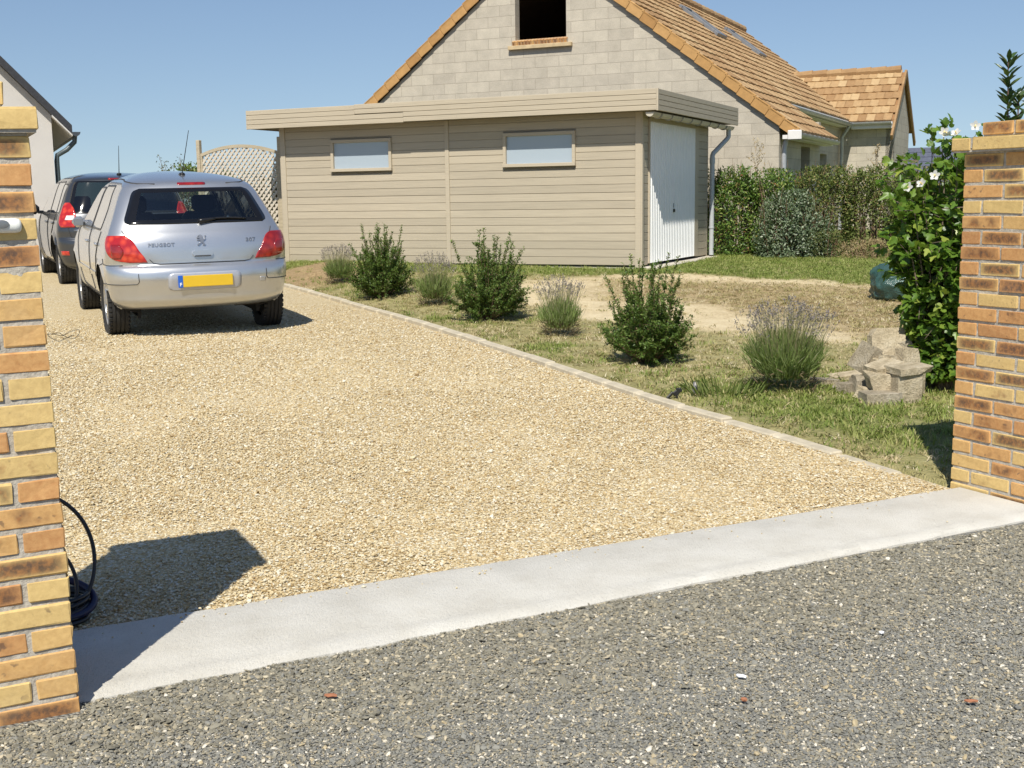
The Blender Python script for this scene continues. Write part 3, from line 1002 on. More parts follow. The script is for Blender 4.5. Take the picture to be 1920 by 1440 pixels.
# ================================================================== HOUSES
def block_mat():
    t = NT("concrete_blockwork")
    p = t.pos()
    x = t.n("SeparateXYZ", {0: p})
    uv = t.n("CombineXYZ", {0: t.math('ADD', x.outputs[0], x.outputs[1]), 1: x.outputs[2]}).outputs[0]
    b = t.n("TexBrick", {"Vector": uv, "Scale": 1.0, "Mortar Size": 0.006, "Mortar Smooth": 0.2, "Bias": 0.0, "Brick Width": 0.505, "Row Height": 0.205,
                         "Color1": (0.455, 0.41, 0.335, 1), "Color2": (0.53, 0.48, 0.39, 1), "Mortar": (0.395, 0.35, 0.28, 1)}, offset=0.5)
    n = t.noise(p, 4.0, 5, 0.65); n2 = t.noise(p, 45.0, 3, 0.7)
    c = t.mix(0.55, b.outputs["Color"], t.ramp(n, [(0.3, (0.72, 0.71, 0.69)), (0.7, (1.12, 1.1, 1.08))]), 'MULTIPLY')
    c = t.mix(0.45, c, t.ramp(n2, [(0.3, 0.72), (0.65, 1.1)]), 'MULTIPLY')
    # stains
    st = t.ramp(t.noise(p, 0.8, 4, 0.6), [(0.55, 0.0), (0.75, 1.0)])
    c = t.mix(t.math('MULTIPLY', st, 0.3), c, (0.50, 0.45, 0.37))
    t.bs(Base_Color=c, Roughness=0.92)
    h = t.math('ADD', t.math('MULTIPLY', b.outputs["Fac"], -0.6), t.math('MULTIPLY', n2, 0.5))
    t.bump(h, 0.6, 0.012)
    return t.m
M_BLOCK = block_mat()

def tile_mat(name, stops):
    t = NT(name)
    a = t.attr("col"); sc = t.n("SeparateColor", {0: a.outputs["Color"]})
    c = t.ramp(sc.outputs[0], stops)
    n = t.noise(t.pos(), 9, 5, .65)
    c = t.mix(0.5, c, t.ramp(n, [(0.3, 0.68), (0.7, 1.15)]), 'MULTIPLY')
    t.bs(Base_Color=c, Roughness=0.8)
    t.bump(t.noise(t.pos(), 60, 3), 0.3, 0.004)
    return t.m
M_TILE = tile_mat("ochre_roof_tile", [(0, (0.29, 0.165, 0.07)), (0.35, (0.36, 0.22, 0.10)), (0.7, (0.415, 0.27, 0.13)), (1, (0.49, 0.345, 0.18))])
M_VERGE = tile_mat("verge_tile", [(0, (0.38, 0.20, 0.065)), (0.6, (0.45, 0.25, 0.085)), (1, (0.50, 0.29, 0.11))])
M_ZINC = plain("zinc", (0.46, 0.47, 0.48), 0.4, metal=0.35, var=0.15)
M_SKYL = plain("dark_zinc", (0.22, 0.23, 0.245), 0.45, metal=0.4, var=0.15)
M_WHITE = plain("white_fascia", (0.72, 0.70, 0.66), 0.5, var=0.04)

def tiles(mb, O, A, S, na, ns, wa, ps, clip=None, thick=0.028, stag=0.5):
    """tiled slope: O top corner, A unit vector along the ridge, S unit vector down the slope"""
    O, A, S = (np.asarray(q, float) for q in (O, A, S))
    Nn = np.cross(A, S); Nn = Nn if Nn[2] > 0 else -Nn
    prof = [(0.0, 0.003), (0.16, 0.012), (0.32, 0.003), (0.42, 0.0), (0.9, 0.0), (1.0, 0.006)]
    for j in range(ns):
        off = stag * wa * (j % 2)
        for i in range(na + 1):
            a0 = i * wa - off; s0 = j * ps
            if clip and not clip(a0 + wa / 2, s0 + ps / 2): continue
            col = (random.random(), 0, 0, 1)
            lift = random.gauss(0, .002)
            V = []
            for (s, h) in ((s0 - 0.05, 0.0), (s0 + ps, thick + 0.004), (s0 + ps, -0.004)):
                for (f, b) in prof:
                    V.append(O + A * (a0 + f * wa) + S * s + Nn * (h + lift + (b if h >= 0 else 0)))
            m = len(prof)
            F = [[r * m + q, r * m + q + 1, (r + 1) * m + q + 1, (r + 1) * m + q] for r in (0, 1) for q in range(m - 1)]
            mb.add(V, F, 0, col)

def house():
    root = empty("block_house", (0.54, 24.0, 0.45), ROT_L, "unfinished grey concrete block house with ochre tiled roof behind the garage", "house")
    K = 0.775
    ru, rz = 0.10, 5.93            # ridge (local height)
    zr = lambda u: rz - K * abs(u - ru)
    zw = lambda u: zr(u) - 0.10
    uL, uR = -4.85, 4.80
    w0, w1, wz0, wz1 = -0.42, 0.66, 4.03, 5.2
    VB = 15.5
    mb = MB()
    mb.prism([(uL, -.5), (w0, -.5), (w0, zw(w0)), (uL, zw(uL))], 0, 0.2, 'xz')
    mb.prism([(w0, -.5), (w1, -.5), (w1, wz0), (w0, wz0)], 0, 0.2, 'xz')
    mb.prism([(w0, wz1), (w1, wz1), (w1, zw(w1)), (ru, zw(ru)), (w0, zw(w0))], 0, 0.2, 'xz')
    mb.prism([(w1, -.5), (uR, -.5), (uR, zw(uR)), (w1, zw(w1))], 0, 0.2, 'xz')
    mb.build("gable_wall", M_BLOCK, root, recalc=True)
    # side walls: near part, recessed part with openings, far gable
    mb = MB()
    vN, uB = 3.6, 3.85
    zt = zw(uR)
    def wall_v(u0, u1, va, vb, z1, holes):
        segs = sorted(holes)
        v = va
        for (h0, h1, a, b) in segs:
            mb.box(((u0 + u1) / 2, (v + h0) / 2, (z1 - .5) / 2), (u1 - u0, h0 - v, z1 + .5))
            mb.box(((u0 + u1) / 2, (h0 + h1) / 2, (a - .5) / 2), (u1 - u0, h1 - h0, a + .5))
            mb.box(((u0 + u1) / 2, (h0 + h1) / 2, (b + z1) / 2), (u1 - u0, h1 - h0, z1 - b))
            v = h1
        mb.box(((u0 + u1) / 2, (v + vb) / 2, (z1 - .5) / 2), (u1 - u0, vb - v, z1 + .5))
    wall_v(uR - .2, uR - .001, 0.201, vN, zt - .02, [(1.9, 2.75, 0.2, 1.90)])
    wall_v(uB - .2, uB, vN + .2, VB, zw(uB) - .02, [(8.2, 9.6, 0.0, 1.98)])
    mb.box(((uB + uR) / 2 - .1, vN + .1, 1.0), (uR - uB + .2, .2, 3.0 - .1))
    wall_v(uL + .001, uL + .2, 0.201, VB, zw(uL) - .02, [])
    mb.prism([(uL, -.5), (uB, -.5), (uB, zw(uB)), (ru, zw(ru)), (uL, zw(uL))], VB, VB + .2, 'xz')
    mb.build("side_walls", M_BLOCK, root, recalc=True)
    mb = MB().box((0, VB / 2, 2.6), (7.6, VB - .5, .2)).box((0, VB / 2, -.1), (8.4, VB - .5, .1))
    mb.box((4.2, 1.9, 1.2), (.05, 3.2, 2.6)).box((3.1, 9, 1.2), (.05, 5, 2.6))  # near-black sheets added behind the openings; their colour stands in for room shade
    mb.build("inner_shade_liner", M_DARK, root)
    # upper window: concrete reveal, brick sill
    s = MB().box(((w0 + w1) / 2, -0.02, wz0 - 0.145), (w1 - w0 + 0.26, 0.14, 0.075), bev=.006)
    so = s.build("stone_sill", plain("sill_stone", (0.50, 0.38, 0.22), .8, var=.2), root)
    s = MB()
    nb = 17; wb = (w1 - w0 + 0.08) / nb
    for k in range(nb):
        s.box((w0 - .04 + (k + .5) * wb, 0.02, wz0 - 0.052), (wb - .016, 0.22, 0.10), R=rot_e(rad(14), 0, 0), bev=.004, col=(random.uniform(.6, 1), random.random(), random.random(), 1))
    s.build("brick_sill", M_BRICK, root, attrs=True)
    MB().box(((w0 + w1) / 2, 0.04, wz0 - 0.065), (w1 - w0 + .07, .2, .085), R=rot_e(rad(14), 0, 0)).build("sill_mortar", M_MORTAR, root)
    # right slope (towards us), left slope simple
    ct, st = math.cos(math.atan(K)), math.sin(math.atan(K))
    mb = MB()
    sl = lambda u: (u - ru) / ct
    near, far = sl(5.08), sl(4.08)
    ps = 0.335; ns = int(near / ps)
    wa = 0.30; v0 = -0.06
    na = int((VB + .25 - v0) / wa)
    def clip(a, s):
        v = a + v0
        if v < -0.14: return False
        return s < near if v < vN + .1 else s < far
    tiles(mb, (ru, v0, rz + .06), (0, 1, 0), (ct, 0, -st), na, ns + 1, wa, ps, clip, stag=0.0)
    mb.build("roof", M_TILE, root, attrs=True)
    mb = MB()
    mb.prism([(ru, rz - .02), (4.05, rz - .02 - K * (4.05 - ru)), (4.05, rz + .03 - K * (4.05 - ru)), (ru, rz + .03)], vN + .1, VB + .2, 'xz')
    mb.prism([(ru, rz - .02), (5.05, rz - .02 - K * (5.05 - ru)), (5.05, rz + .03 - K * (5.05 - ru)), (ru, rz + .03)], -.05, vN + .1, 'xz')
    mb.prism([(ru, rz + .03), (-5.05, rz + .03 - K * (5.05 + ru)), (-5.05, rz - .02 - K * (5.05 + ru)), (ru, rz - .02)], -.05, VB + .2, 'xz')
    mb.build("roof_deck", plain("roof_underlay", (0.20, 0.12, 0.06), .9), root, recalc=True)
    # ridge tiles
    mb = MB()
    for k in range(int((VB + .3) / .40)):
        v = -0.12 + k * .40
        mb.tube([(ru, v, rz + .075), (ru, v + .42, rz + .095)], [0.115, 0.13], 10, col=(random.random(), 0, 0, 1))
    mb.build("ridge_tiles", M_TILE, root, attrs=True)
    # verge tiles down both rakes
    for sgn, end in ((1, 5.08), (-1, 5.0)):
        mb = MB()
        for k in range(int((abs(end - ru)) / ct / ps) + 1):
            s = (k + .5) * ps
            u = ru + sgn * s * ct; z = rz + .055 - s * st
            R = rot_e(0, sgn * math.atan(K) - sgn * 0.055, 0)
            col = (random.random(), 0, 0, 1)
            mb.box((u, -0.075, z - .04), (ps - .006, 0.03, 0.19), R=R, bev=.006, col=col)
            mb.box((u, -0.02, z + .042), (ps - .006, 0.14, 0.03), R=R, bev=.006, col=col)
        mb.build("verge_tiles", M_VERGE, root, attrs=True)
    # skylights
    for (u, v) in ((1.27, 7.1), (1.42, 10.6)):
        z = rz + .10 - K * (u - ru)
        R = rot_e(0, math.atan(K), 0)
        f = MB()
        for (dx, dy, lx, ly) in ((-.55, 0, .09, .80), (.55, 0, .13, .80), (0, -.37, 1.0, .07), (0, .37, 1.0, .07)):
            f.box(np.array((u, v, z)) + R @ np.array((dx, dy, .02)), (lx, ly, .09), R=R, bev=.008)
        fo = f.build("skylight", M_SKYL, root)
        MB().box(np.array((u, v, z)) + R @ np.array((0, 0, .015)), (1.0, .68, .03), R=R).build("pane", plain("skylight_glass", (0.05, 0.07, 0.09), .05), fo)
    # gutters
    def gut(nm, u, z, va, vb):
        g = MB()
        a = np.linspace(math.pi, 2 * math.pi, 8)
        P = np.array([[(u + .075 * math.cos(q), v, z + .07 * math.sin(q)) for q in a] for v in np.linspace(va, vb, 14)])
        g.grid(P); g.grid(P[:, ::-1] * np.array((1, 1, 1)) + np.array((0, 0, .004)))
        for v in (va, vb): g.prism([(u + .075 * math.cos(q), z + .07 * math.sin(q)) for q in a], v - .004, v + .004, 'xz')
        for v in np.arange(va + .3, vb, .45): g.box((u + .0, v, z + .006), (.16, .03, .012))
        g.build(nm, M_ZINC, root, smooth=40)
    z1 = zr(5.08) - .03; z2 = zr(4.08) - .03
    gut("gutter", 5.15, z1, -0.1, vN + .12)
    gut("gutter", 4.15, z2, vN + .12, 11.35)
    mb = MB().box((4.98, vN / 2, z1 - .05), (.20, vN + .2, .07)).box((5.07, vN / 2, z1 + .00), (.03, vN + .2, .15)).box((5.10, -.125, z1 - .02), (.25, .03, .17), bev=.02)
    mb.box((3.98, (vN + 11.3) / 2, z2 - .05), (.22, 11.2 - vN, .07)).box((4.075, (vN + 11.3) / 2, z2 + .0), (.03, 11.2 - vN, .15))
    mb.build("eaves_board", M_WHITE, root)
    mb = MB().tube([(4.90, .14, z1 - .05), (4.86, .14, z1 - .25), (4.86, .14, -.3)], .045, 10)
    mb.build("downpipe", M_ZINC, root, smooth=40)
    mb = MB().tube([(4.15, 11.1, z2 - .05), (3.95, 11.15, z2 - .35), (3.95, 11.15, -.3)], .045, 10)
    mb.build("downpipe", M_ZINC, root, smooth=40)
    # wing at the back, eaves towards us
    wv, we, wr = 11.4, z2 + .06, 1.76
    wz = we + K * wr
    x0, x1 = 1.6, 5.20
    mb = MB()
    mb.box(((uB + x1) / 2, wv + .35, (we - .55) / 2), (x1 - uB, .2, we + .45))
    mb.prism([(wv + .25, -.5), (wv + 2 * wr - .2, -.5), (wv + 2 * wr - .2, we), (wv + wr, wz - .12), (wv + .25, we)], x1 - .2, x1, 'yz')
    mb.build("wing_wall", M_BLOCK, root, recalc=True)
    mb = MB()
    A = np.array((1, 0, 0.)); S = np.array((0, -ct, -st))
    def wclip(a, s):
        u = x0 - .6 + a
        return u < x1 + .02 and u > ru + (rz + .06 - (wz + .06 - s * st)) / K - .12
    tiles(mb, (x0 - .6, wv + wr, wz + .06), A, S, int((x1 + .6 - x0) / .22) + 1, int(wr / ct / ps) + 1, .22, ps, wclip)
    mb.build("wing_roof", M_TILE, root, attrs=True)
    mb = MB()
    mb.prism([(wv, we - .03), (wv + wr, wz - .03), (wv + wr, wz + .02), (wv, we + .02)], 2.0, x1 + .04, 'yz')
    mb.prism([(wv + wr, wz - .03), (wv + 2 * wr + .2, we - .18), (wv + 2 * wr + .2, we - .13), (wv + wr, wz + .02)], 2.0, x1 + .10, 'yz')
    mb.build("wing_roof_deck", plain("wing_underlay", (0.30, 0.16, 0.07), .9), root, recalc=True)
    mb = MB()
    for k in range(8):
        u = x0 + .32 + k * .40
        mb.tube([(u, wv + wr, wz + .075), (u + .42, wv + wr, wz + .09)], [.115, .125], 10, col=(random.random() * .5, 0, 0, 1))
    for k in range(9):
        for sg in (1, -1):
            s = (k + .5) * ps
            mb.box((x1 + .07, wv + wr - sg * s * ct, wz - s * st + .02), (.06, ps + .02, .15), R=rot_e(sg * math.atan(K), 0, 0), bev=.006, col=(random.random() * .4, 0, 0, 1))
    mb.build("wing_ridge_tiles", M_TILE, root, attrs=True)
    g = MB()
    a = np.linspace(math.pi, 2 * math.pi, 8)
    P = np.array([[(u, wv - .15 + .08 * math.cos(q), we - .035 + .07 * math.sin(q)) for q in a] for u in np.linspace(4.1, x1, 8)])
    g.grid(P); g.grid(P[:, ::-1] + np.array((0, 0, .004)))
    g.build("wing_gutter", M_ZINC, root, smooth=True)
    MB().box(((4.15 + x1) / 2, wv + .08, we - .13), (x1 - 4.15, .34, .13)).build("wing_eaves_board", M_WHITE, root)
    return root
house()

def white_house():
    t = NT("pale_render")
    p = t.pos()
    c = t.ramp(t.noise(p, 1.2, 5, .6), [(0.3, (0.50, 0.475, 0.445)), (0.7, (0.56, 0.535, 0.50))])
    t.bs(Base_Color=c, Roughness=0.9); t.bump(t.noise(p, 70, 3), .4, .006)
    root = empty("white_house", (-8.23, 22.0, 0.40), rad(24), "pale rendered house with steep dark slate roof behind the cars", "house")
    K = 1.06; we = 2.62; ur = -4.2; wz = we + K * 4.2
    mb = MB().prism([(0, -.5), (0, we), (ur, wz), (-8.4, we), (-8.4, -.5)], 0, 9, 'xz')
    mb.build("wall", t.m, root, recalc=True)
    sl = plain("black_slate", (0.028, 0.029, 0.034), .6, var=.3, scale=20)
    mb = MB()
    e = .33
    mb.prism([(e, we - K * e), (e, we - K * e + .16), (ur, wz + .19), (ur, wz + .03)], -.22, 9.2, 'xz')
    mb.prism([(-8.4 - e, we - K * e), (-8.4 - e, we - K * e + .16), (ur, wz + .19), (ur, wz + .03)], -.22, 9.2, 'xz')
    mb.build("roof", sl, root, recalc=True)
    mb = MB().prism([(.005, we - .04), (e, we - K * e - .035), (e, we - K * e - .005), (.005, we - .01)], -.215, 9.1, 'xz')
    mb.build("soffit", plain("soffit_white", (.6, .58, .55), .6), root, recalc=True)
    zg = we - K * e + .04
    g = MB()
    a = np.linspace(math.pi, 2 * math.pi, 9)
    P = np.array([[(e + .06 + .075 * math.cos(q), v, zg + .075 * math.sin(q)) for q in a] for v in np.linspace(-.25, 9.2, 6)])
    g.grid(P); g.grid(P[:, ::-1] + np.array((0, 0, .004)))
    g.prism([(e + .06 + .075 * math.cos(q), zg + .075 * math.sin(q)) for q in a], -.254, -.246, 'xz')
    g.build("gutter", plain("anthracite_gutter", (0.05, 0.06, 0.07), .4), root, smooth=40)
    MB().tube([(e + .06, .12, zg - .06), (e + .05, .12, zg - .16), (.24, .12, zg - .30), (.07, .12, zg - .40), (.055, .12, zg - .50), (.055, .12, -.4)], .045, 10).build("downpipe", plain("anthracite_pipe", (0.06, 0.08, 0.085), .4), root, smooth=40)
white_house()

def far_house():
    root = empty("slate_roofed_house", (19.0, 48.0, -1.55), ROT_L, "distant house of which only the blue slate roof shows beside the wing", "house")
    K = .8
    mb = MB().box((0, 3, 1.1), (9, 6, 2.2))
    mb.build("wall", plain("far_wall", (.5, .47, .42), .9), root)
    mb = MB()
    for j in range(14):
        y0 = -0.3 + j * .25; z0 = 2.1 + j * .25 * K
        mb.prism([(y0, z0), (y0 + .28, z0 + .28 * K), (y0 + .28, z0 + .28 * K - .05), (y0, z0 - .05)], -4.7, 4.7, 'yz')
    mb.prism([(3.3, 2.1 + 3.5 * K), (6.5, 2.1), (6.5, 2.0), (3.3, 2.0 + 3.5 * K)], -4.7, 4.7, 'yz')
    mb.build("roof", plain("blue_slate", (.085, .095, .13), .55, var=.2), root, recalc=True)
far_house()

# ================================================================== TRELLIS
def trellis(s_base, width, label, rails=True):
    """panel along the garage's long direction; local x runs to the right"""
    x, y = s_base
    root = empty("trellis", (x, y, 0.43), ROT_L, label, "trellis", "wooden trellis panels")
    root.scale = (.97, 1, 1.085)
    m = wood("bleached_wood" , (0.42, 0.355, 0.25), .18); ms = wood("trellis_slat", (0.56, 0.50, 0.41), .14)
    p = MB()
    for px_ in (0, -width):
        p = MB().box((px_, 0, .95), (.075, .075, 1.95), bev=.006)
        p.build("post", m, root)
    w = width - .08
    top = lambda u: 1.70 + .13 * (1 - ((u + width / 2) / (w / 2)) ** 2)
    f = MB()
    us = np.linspace(-.04, -width + .04, 24)
    for a, b in zip(us[:-1], us[1:]):
        f.prism([(a, top(a)), (b, top(b)), (b, top(b) - .05), (a, top(a) - .05)], -.022, .022, 'xz')
    f.box((-width / 2, 0, .07), (w, .04, .05)); f.box((-.06, 0, .88), (.04, .04, 1.60)); f.box((-width + .06, 0, .88), (.04, .04, 1.60))
    f.build("frame", m, root, recalc=True)
    g = MB()
    for sgn, yy in ((1, -.012), (-1, .004)):
        for c in np.arange(-4, 4, .105):
            # line z = c' + sgn*u clipped to the frame
            pts = [(u, sgn * (u + width / 2) + c + .9) for u in np.linspace(-width + .07, -.07, 60)]
            pts = [(u, z) for u, z in pts if .09 < z < top(u) - .04]
            if len(pts) < 3: continue
            (u0, z0), (u1, z1) = pts[0], pts[-1]
            ln = math.hypot(u1 - u0, z1 - z0)
            g.box(((u0 + u1) / 2, yy, (z0 + z1) / 2), (ln, .009, .034), R=rot_e(0, -math.atan2(z1 - z0, u1 - u0), 0))
    g.build("lattice", ms, root)
trellis((-3.93, 20.9), 1.80, "arched wooden lattice trellis standing beside the garage behind the silver car")
trellis((-8.83, 23.22), 1.80, "wooden lattice trellis with square post half hidden behind the pale house")
# ================================================================== PLANTS
def unit(V):
    V = np.asarray(V, float)
    return V / (np.linalg.norm(V, axis=-1, keepdims=True) + 1e-9)

LEAF_T = {
    'simple': ([(0, 0, 0), (.42, -.5, .10), (1, 0, -.04), (.42, .5, .10)], [(0, 1, 2), (0, 2, 3)]),
    'long': ([(0, 0, 0), (.35, -.5, .06), (.7, -.38, .03), (1, 0, -.08), (.7, .38, .03), (.35, .5, .06)], [(0, 1, 2, 3), (0, 3, 4, 5)]),
    'lobed': ([(0, 0, 0), (.08, -.34, .05), (.42, -.52, .06), (.52, -.26, .03), (.80, -.22, .0), (1, 0, -.10), (.80, .22, .0), (.52, .26, .03), (.42, .52, .06), (.08, .34, .05)],
              [(0, 1, 2, 3), (0, 3, 4, 5), (0, 5, 6, 7), (0, 7, 8, 9)]),
    'blade': ([(0, -.5, 0), (.55, -.42, .0), (1, 0, -.03), (.55, .42, .0), (0, .5, 0)], [(0, 1, 3, 4), (1, 2, 3)]),
}
def leaves(name, P, A, Nn, L, W, mat, parent, shape='simple', rnd=None, curl=1.0):
    P = np.asarray(P, float); A = unit(A); Nn = np.asarray(Nn, float)
    n = len(P)
    L = np.broadcast_to(L, (n,)); W = np.broadcast_to(W, (n,))
    S = unit(np.cross(A, Nn)); N2 = np.cross(S, A)
    T, F = LEAF_T[shape]
    k = len(T)
    V = np.zeros((n, k, 3))
    for q, (a, s, h) in enumerate(T):
        V[:, q] = P + A * (a * L)[:, None] + S * (s * W)[:, None] + N2 * (h * L * curl)[:, None]
    faces = []
    base = (np.arange(n) * k)
    lens = [len(f) for f in F]
    loops = np.concatenate([base[:, None] + np.array(f)[None] for f in F], axis=1).ravel()
    me = bpy.data.meshes.new(name)
    me.vertices.add(n * k); me.vertices.foreach_set("co", V.astype(np.float32).ravel())
    me.loops.add(len(loops)); me.loops.foreach_set("vertex_index", loops.astype(np.int32))
    tot = np.tile(lens, n); st = np.concatenate([[0], np.cumsum(tot)[:-1]])
    me.polygons.add(len(tot)); me.polygons.foreach_set("loop_start", st.astype(np.int32)); me.polygons.foreach_set("loop_total", tot.astype(np.int32))
    me.update(calc_edges=True)
    r = RNG.random(n) if rnd is None else rnd
    at = me.attributes.new("rnd", 'FLOAT', 'POINT'); at.data.foreach_set("value", np.repeat(r, k).astype(np.float32))
    me.materials.append(mat)
    o = bpy.data.objects.new(name, me); COL.objects.link(o)
    o.parent = parent
    return o

def randdir(n, up=0.0):
    v = RNG.normal(0, 1, (n, 3)); v[:, 2] += up
    return unit(v)

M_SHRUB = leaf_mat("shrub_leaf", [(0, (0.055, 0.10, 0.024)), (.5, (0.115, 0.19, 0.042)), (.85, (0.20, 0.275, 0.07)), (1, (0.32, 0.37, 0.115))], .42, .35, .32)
M_BARK = plain("brown_twig", (0.15, 0.095, 0.055), .9, var=.25)
M_LAV = leaf_mat("lavender_leaf", [(0, (0.13, 0.175, 0.06)), (.5, (0.23, 0.31, 0.09)), (.85, (0.33, 0.40, 0.16)), (1, (0.46, 0.47, 0.27))], .7, .4, .2)
M_LAVD = leaf_mat("lavender_dry", [(0, (0.12, 0.085, 0.05)), (.6, (0.20, 0.15, 0.09)), (1, (0.30, 0.26, 0.15))], .8, .1, .2)
M_LAVS = leaf_mat("lavender_stalk", [(0, (0.22, 0.22, 0.10)), (.6, (0.33, 0.31, 0.16)), (1, (0.46, 0.40, 0.24))], .7, .2, .2)
M_LAVF = leaf_mat("lavender_flower", [(0, (0.20, 0.17, 0.18)), (.5, (0.27, 0.235, 0.235)), (.8, (0.34, 0.30, 0.275)), (1, (0.40, 0.345, 0.25))], .8, .2, .2)

def shrub(x, y, h, w, label, seed, body=0.66, shoots=20, dens=1.0, lf=0.027):
    global RNG
    keep = RNG; RNG = np.random.default_rng(seed)
    z = float(gar2(np.array(x), np.array(y)))
    root = empty("evergreen_shrub", (x, y, z), 0, label, "shrub", "evergreen shrubs in the planted row")
    st = MB(); P = []; A = []; Nn = []
    def along(pts, n, spread):
        u = RNG.random(n) ** .85
        q = np.stack([np.interp(u, np.linspace(0, 1, len(pts)), pts[:, k]) for k in range(3)], -1)
        t = unit(np.stack([np.interp(u, np.linspace(0, 1, len(pts)), np.gradient(pts[:, k])) for k in range(3)], -1))
        d = randdir(n); d = unit(d - t * (d * t).sum(1, keepdims=True))
        P.append(q + RNG.normal(0, spread, q.shape)); A.append(t * RNG.uniform(.3, 1.0, (n, 1)) + d * .8); Nn.append(np.cross(t, d) * .3 + t * .2 + np.array((0, 0, .8)))
    # many branches fanning out of the ground, then long shoots over the crown
    for k in range(int(92 * dens) + shoots):
        shoot = k >= int(92 * dens)
        a = RNG.uniform(0, 6.28)
        if shoot:
            rr = w * .5 * RNG.uniform(.02, .95) ** .8; hh = h * RNG.uniform(.72, 1.0) * (1 - .22 * (rr / (w * .5)) ** 2)
        else:
            rr = w * .5 * math.sqrt(RNG.uniform(.02, 1)); hh = h * body * (.42 + .62 * math.sqrt(max(0, 1 - (rr / (w * .5)) ** 2))) * RNG.uniform(.5, 1.12)
        tip = np.array((math.cos(a) * rr, math.sin(a) * rr, hh))
        b = np.array((math.cos(a) * .05 * RNG.random(), math.sin(a) * .05 * RNG.random(), 0))
        mid = b * .4 + tip * .45 + np.array((math.cos(a), math.sin(a), 0)) * (.06 if not shoot else .03)
        pts = np.array([(1 - u) ** 2 * b + 2 * u * (1 - u) * mid + u * u * tip for u in np.linspace(0, 1, 7)])
        pts[1:-1] += RNG.normal(0, .008, (5, 3))
        st.tube(pts, np.linspace(.006, .0016, 7), 4, cap=False)
        along(pts[2:] if not shoot else pts[2:], int((105 if not shoot else 130) * (h / .8) ** .5), .007)
        for _ in range(5 if not shoot else 4):   # side twigs
            u = RNG.uniform(.3, .9); q = pts[int(u * 6)]
            d = unit(randdir(1, .35)[0] + unit(tip) * .4); e = q + d * RNG.uniform(.06, .17) * (1 if not shoot else .6)
            if e[2] < .03: e[2] = .03
            tw = np.array([q + (e - q) * v for v in (0, .5, 1)])
            st.tube(tw, (.0025, .002, .001), 3, cap=False)
            along(tw, 26, .006)
    P, A, Nn = np.concatenate(P), np.concatenate(A), np.concatenate(Nn)
    P[:, 2] = np.maximum(P[:, 2], .012)
    n = len(P)
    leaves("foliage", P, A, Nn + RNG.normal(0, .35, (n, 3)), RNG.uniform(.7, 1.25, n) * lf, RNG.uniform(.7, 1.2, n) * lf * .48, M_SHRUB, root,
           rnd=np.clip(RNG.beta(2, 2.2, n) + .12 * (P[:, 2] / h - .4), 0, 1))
    st.build("stems", M_BARK, root)
    RNG = keep
    return root
shrub(-1.57, 14.5, 0.97, 0.86, "dark evergreen shrub farthest along the kerb, nearest the silver car", 21)
shrub(-0.24, 12.25, 0.98, 0.90, "dark evergreen shrub standing between the second and third lavender clumps", 22, .68, 22)
shrub(1.07, 9.33, 0.95, 0.76, "evergreen shrub with tall straggly shoots just before the nearest lavender", 35, .62, 15, 1.0)

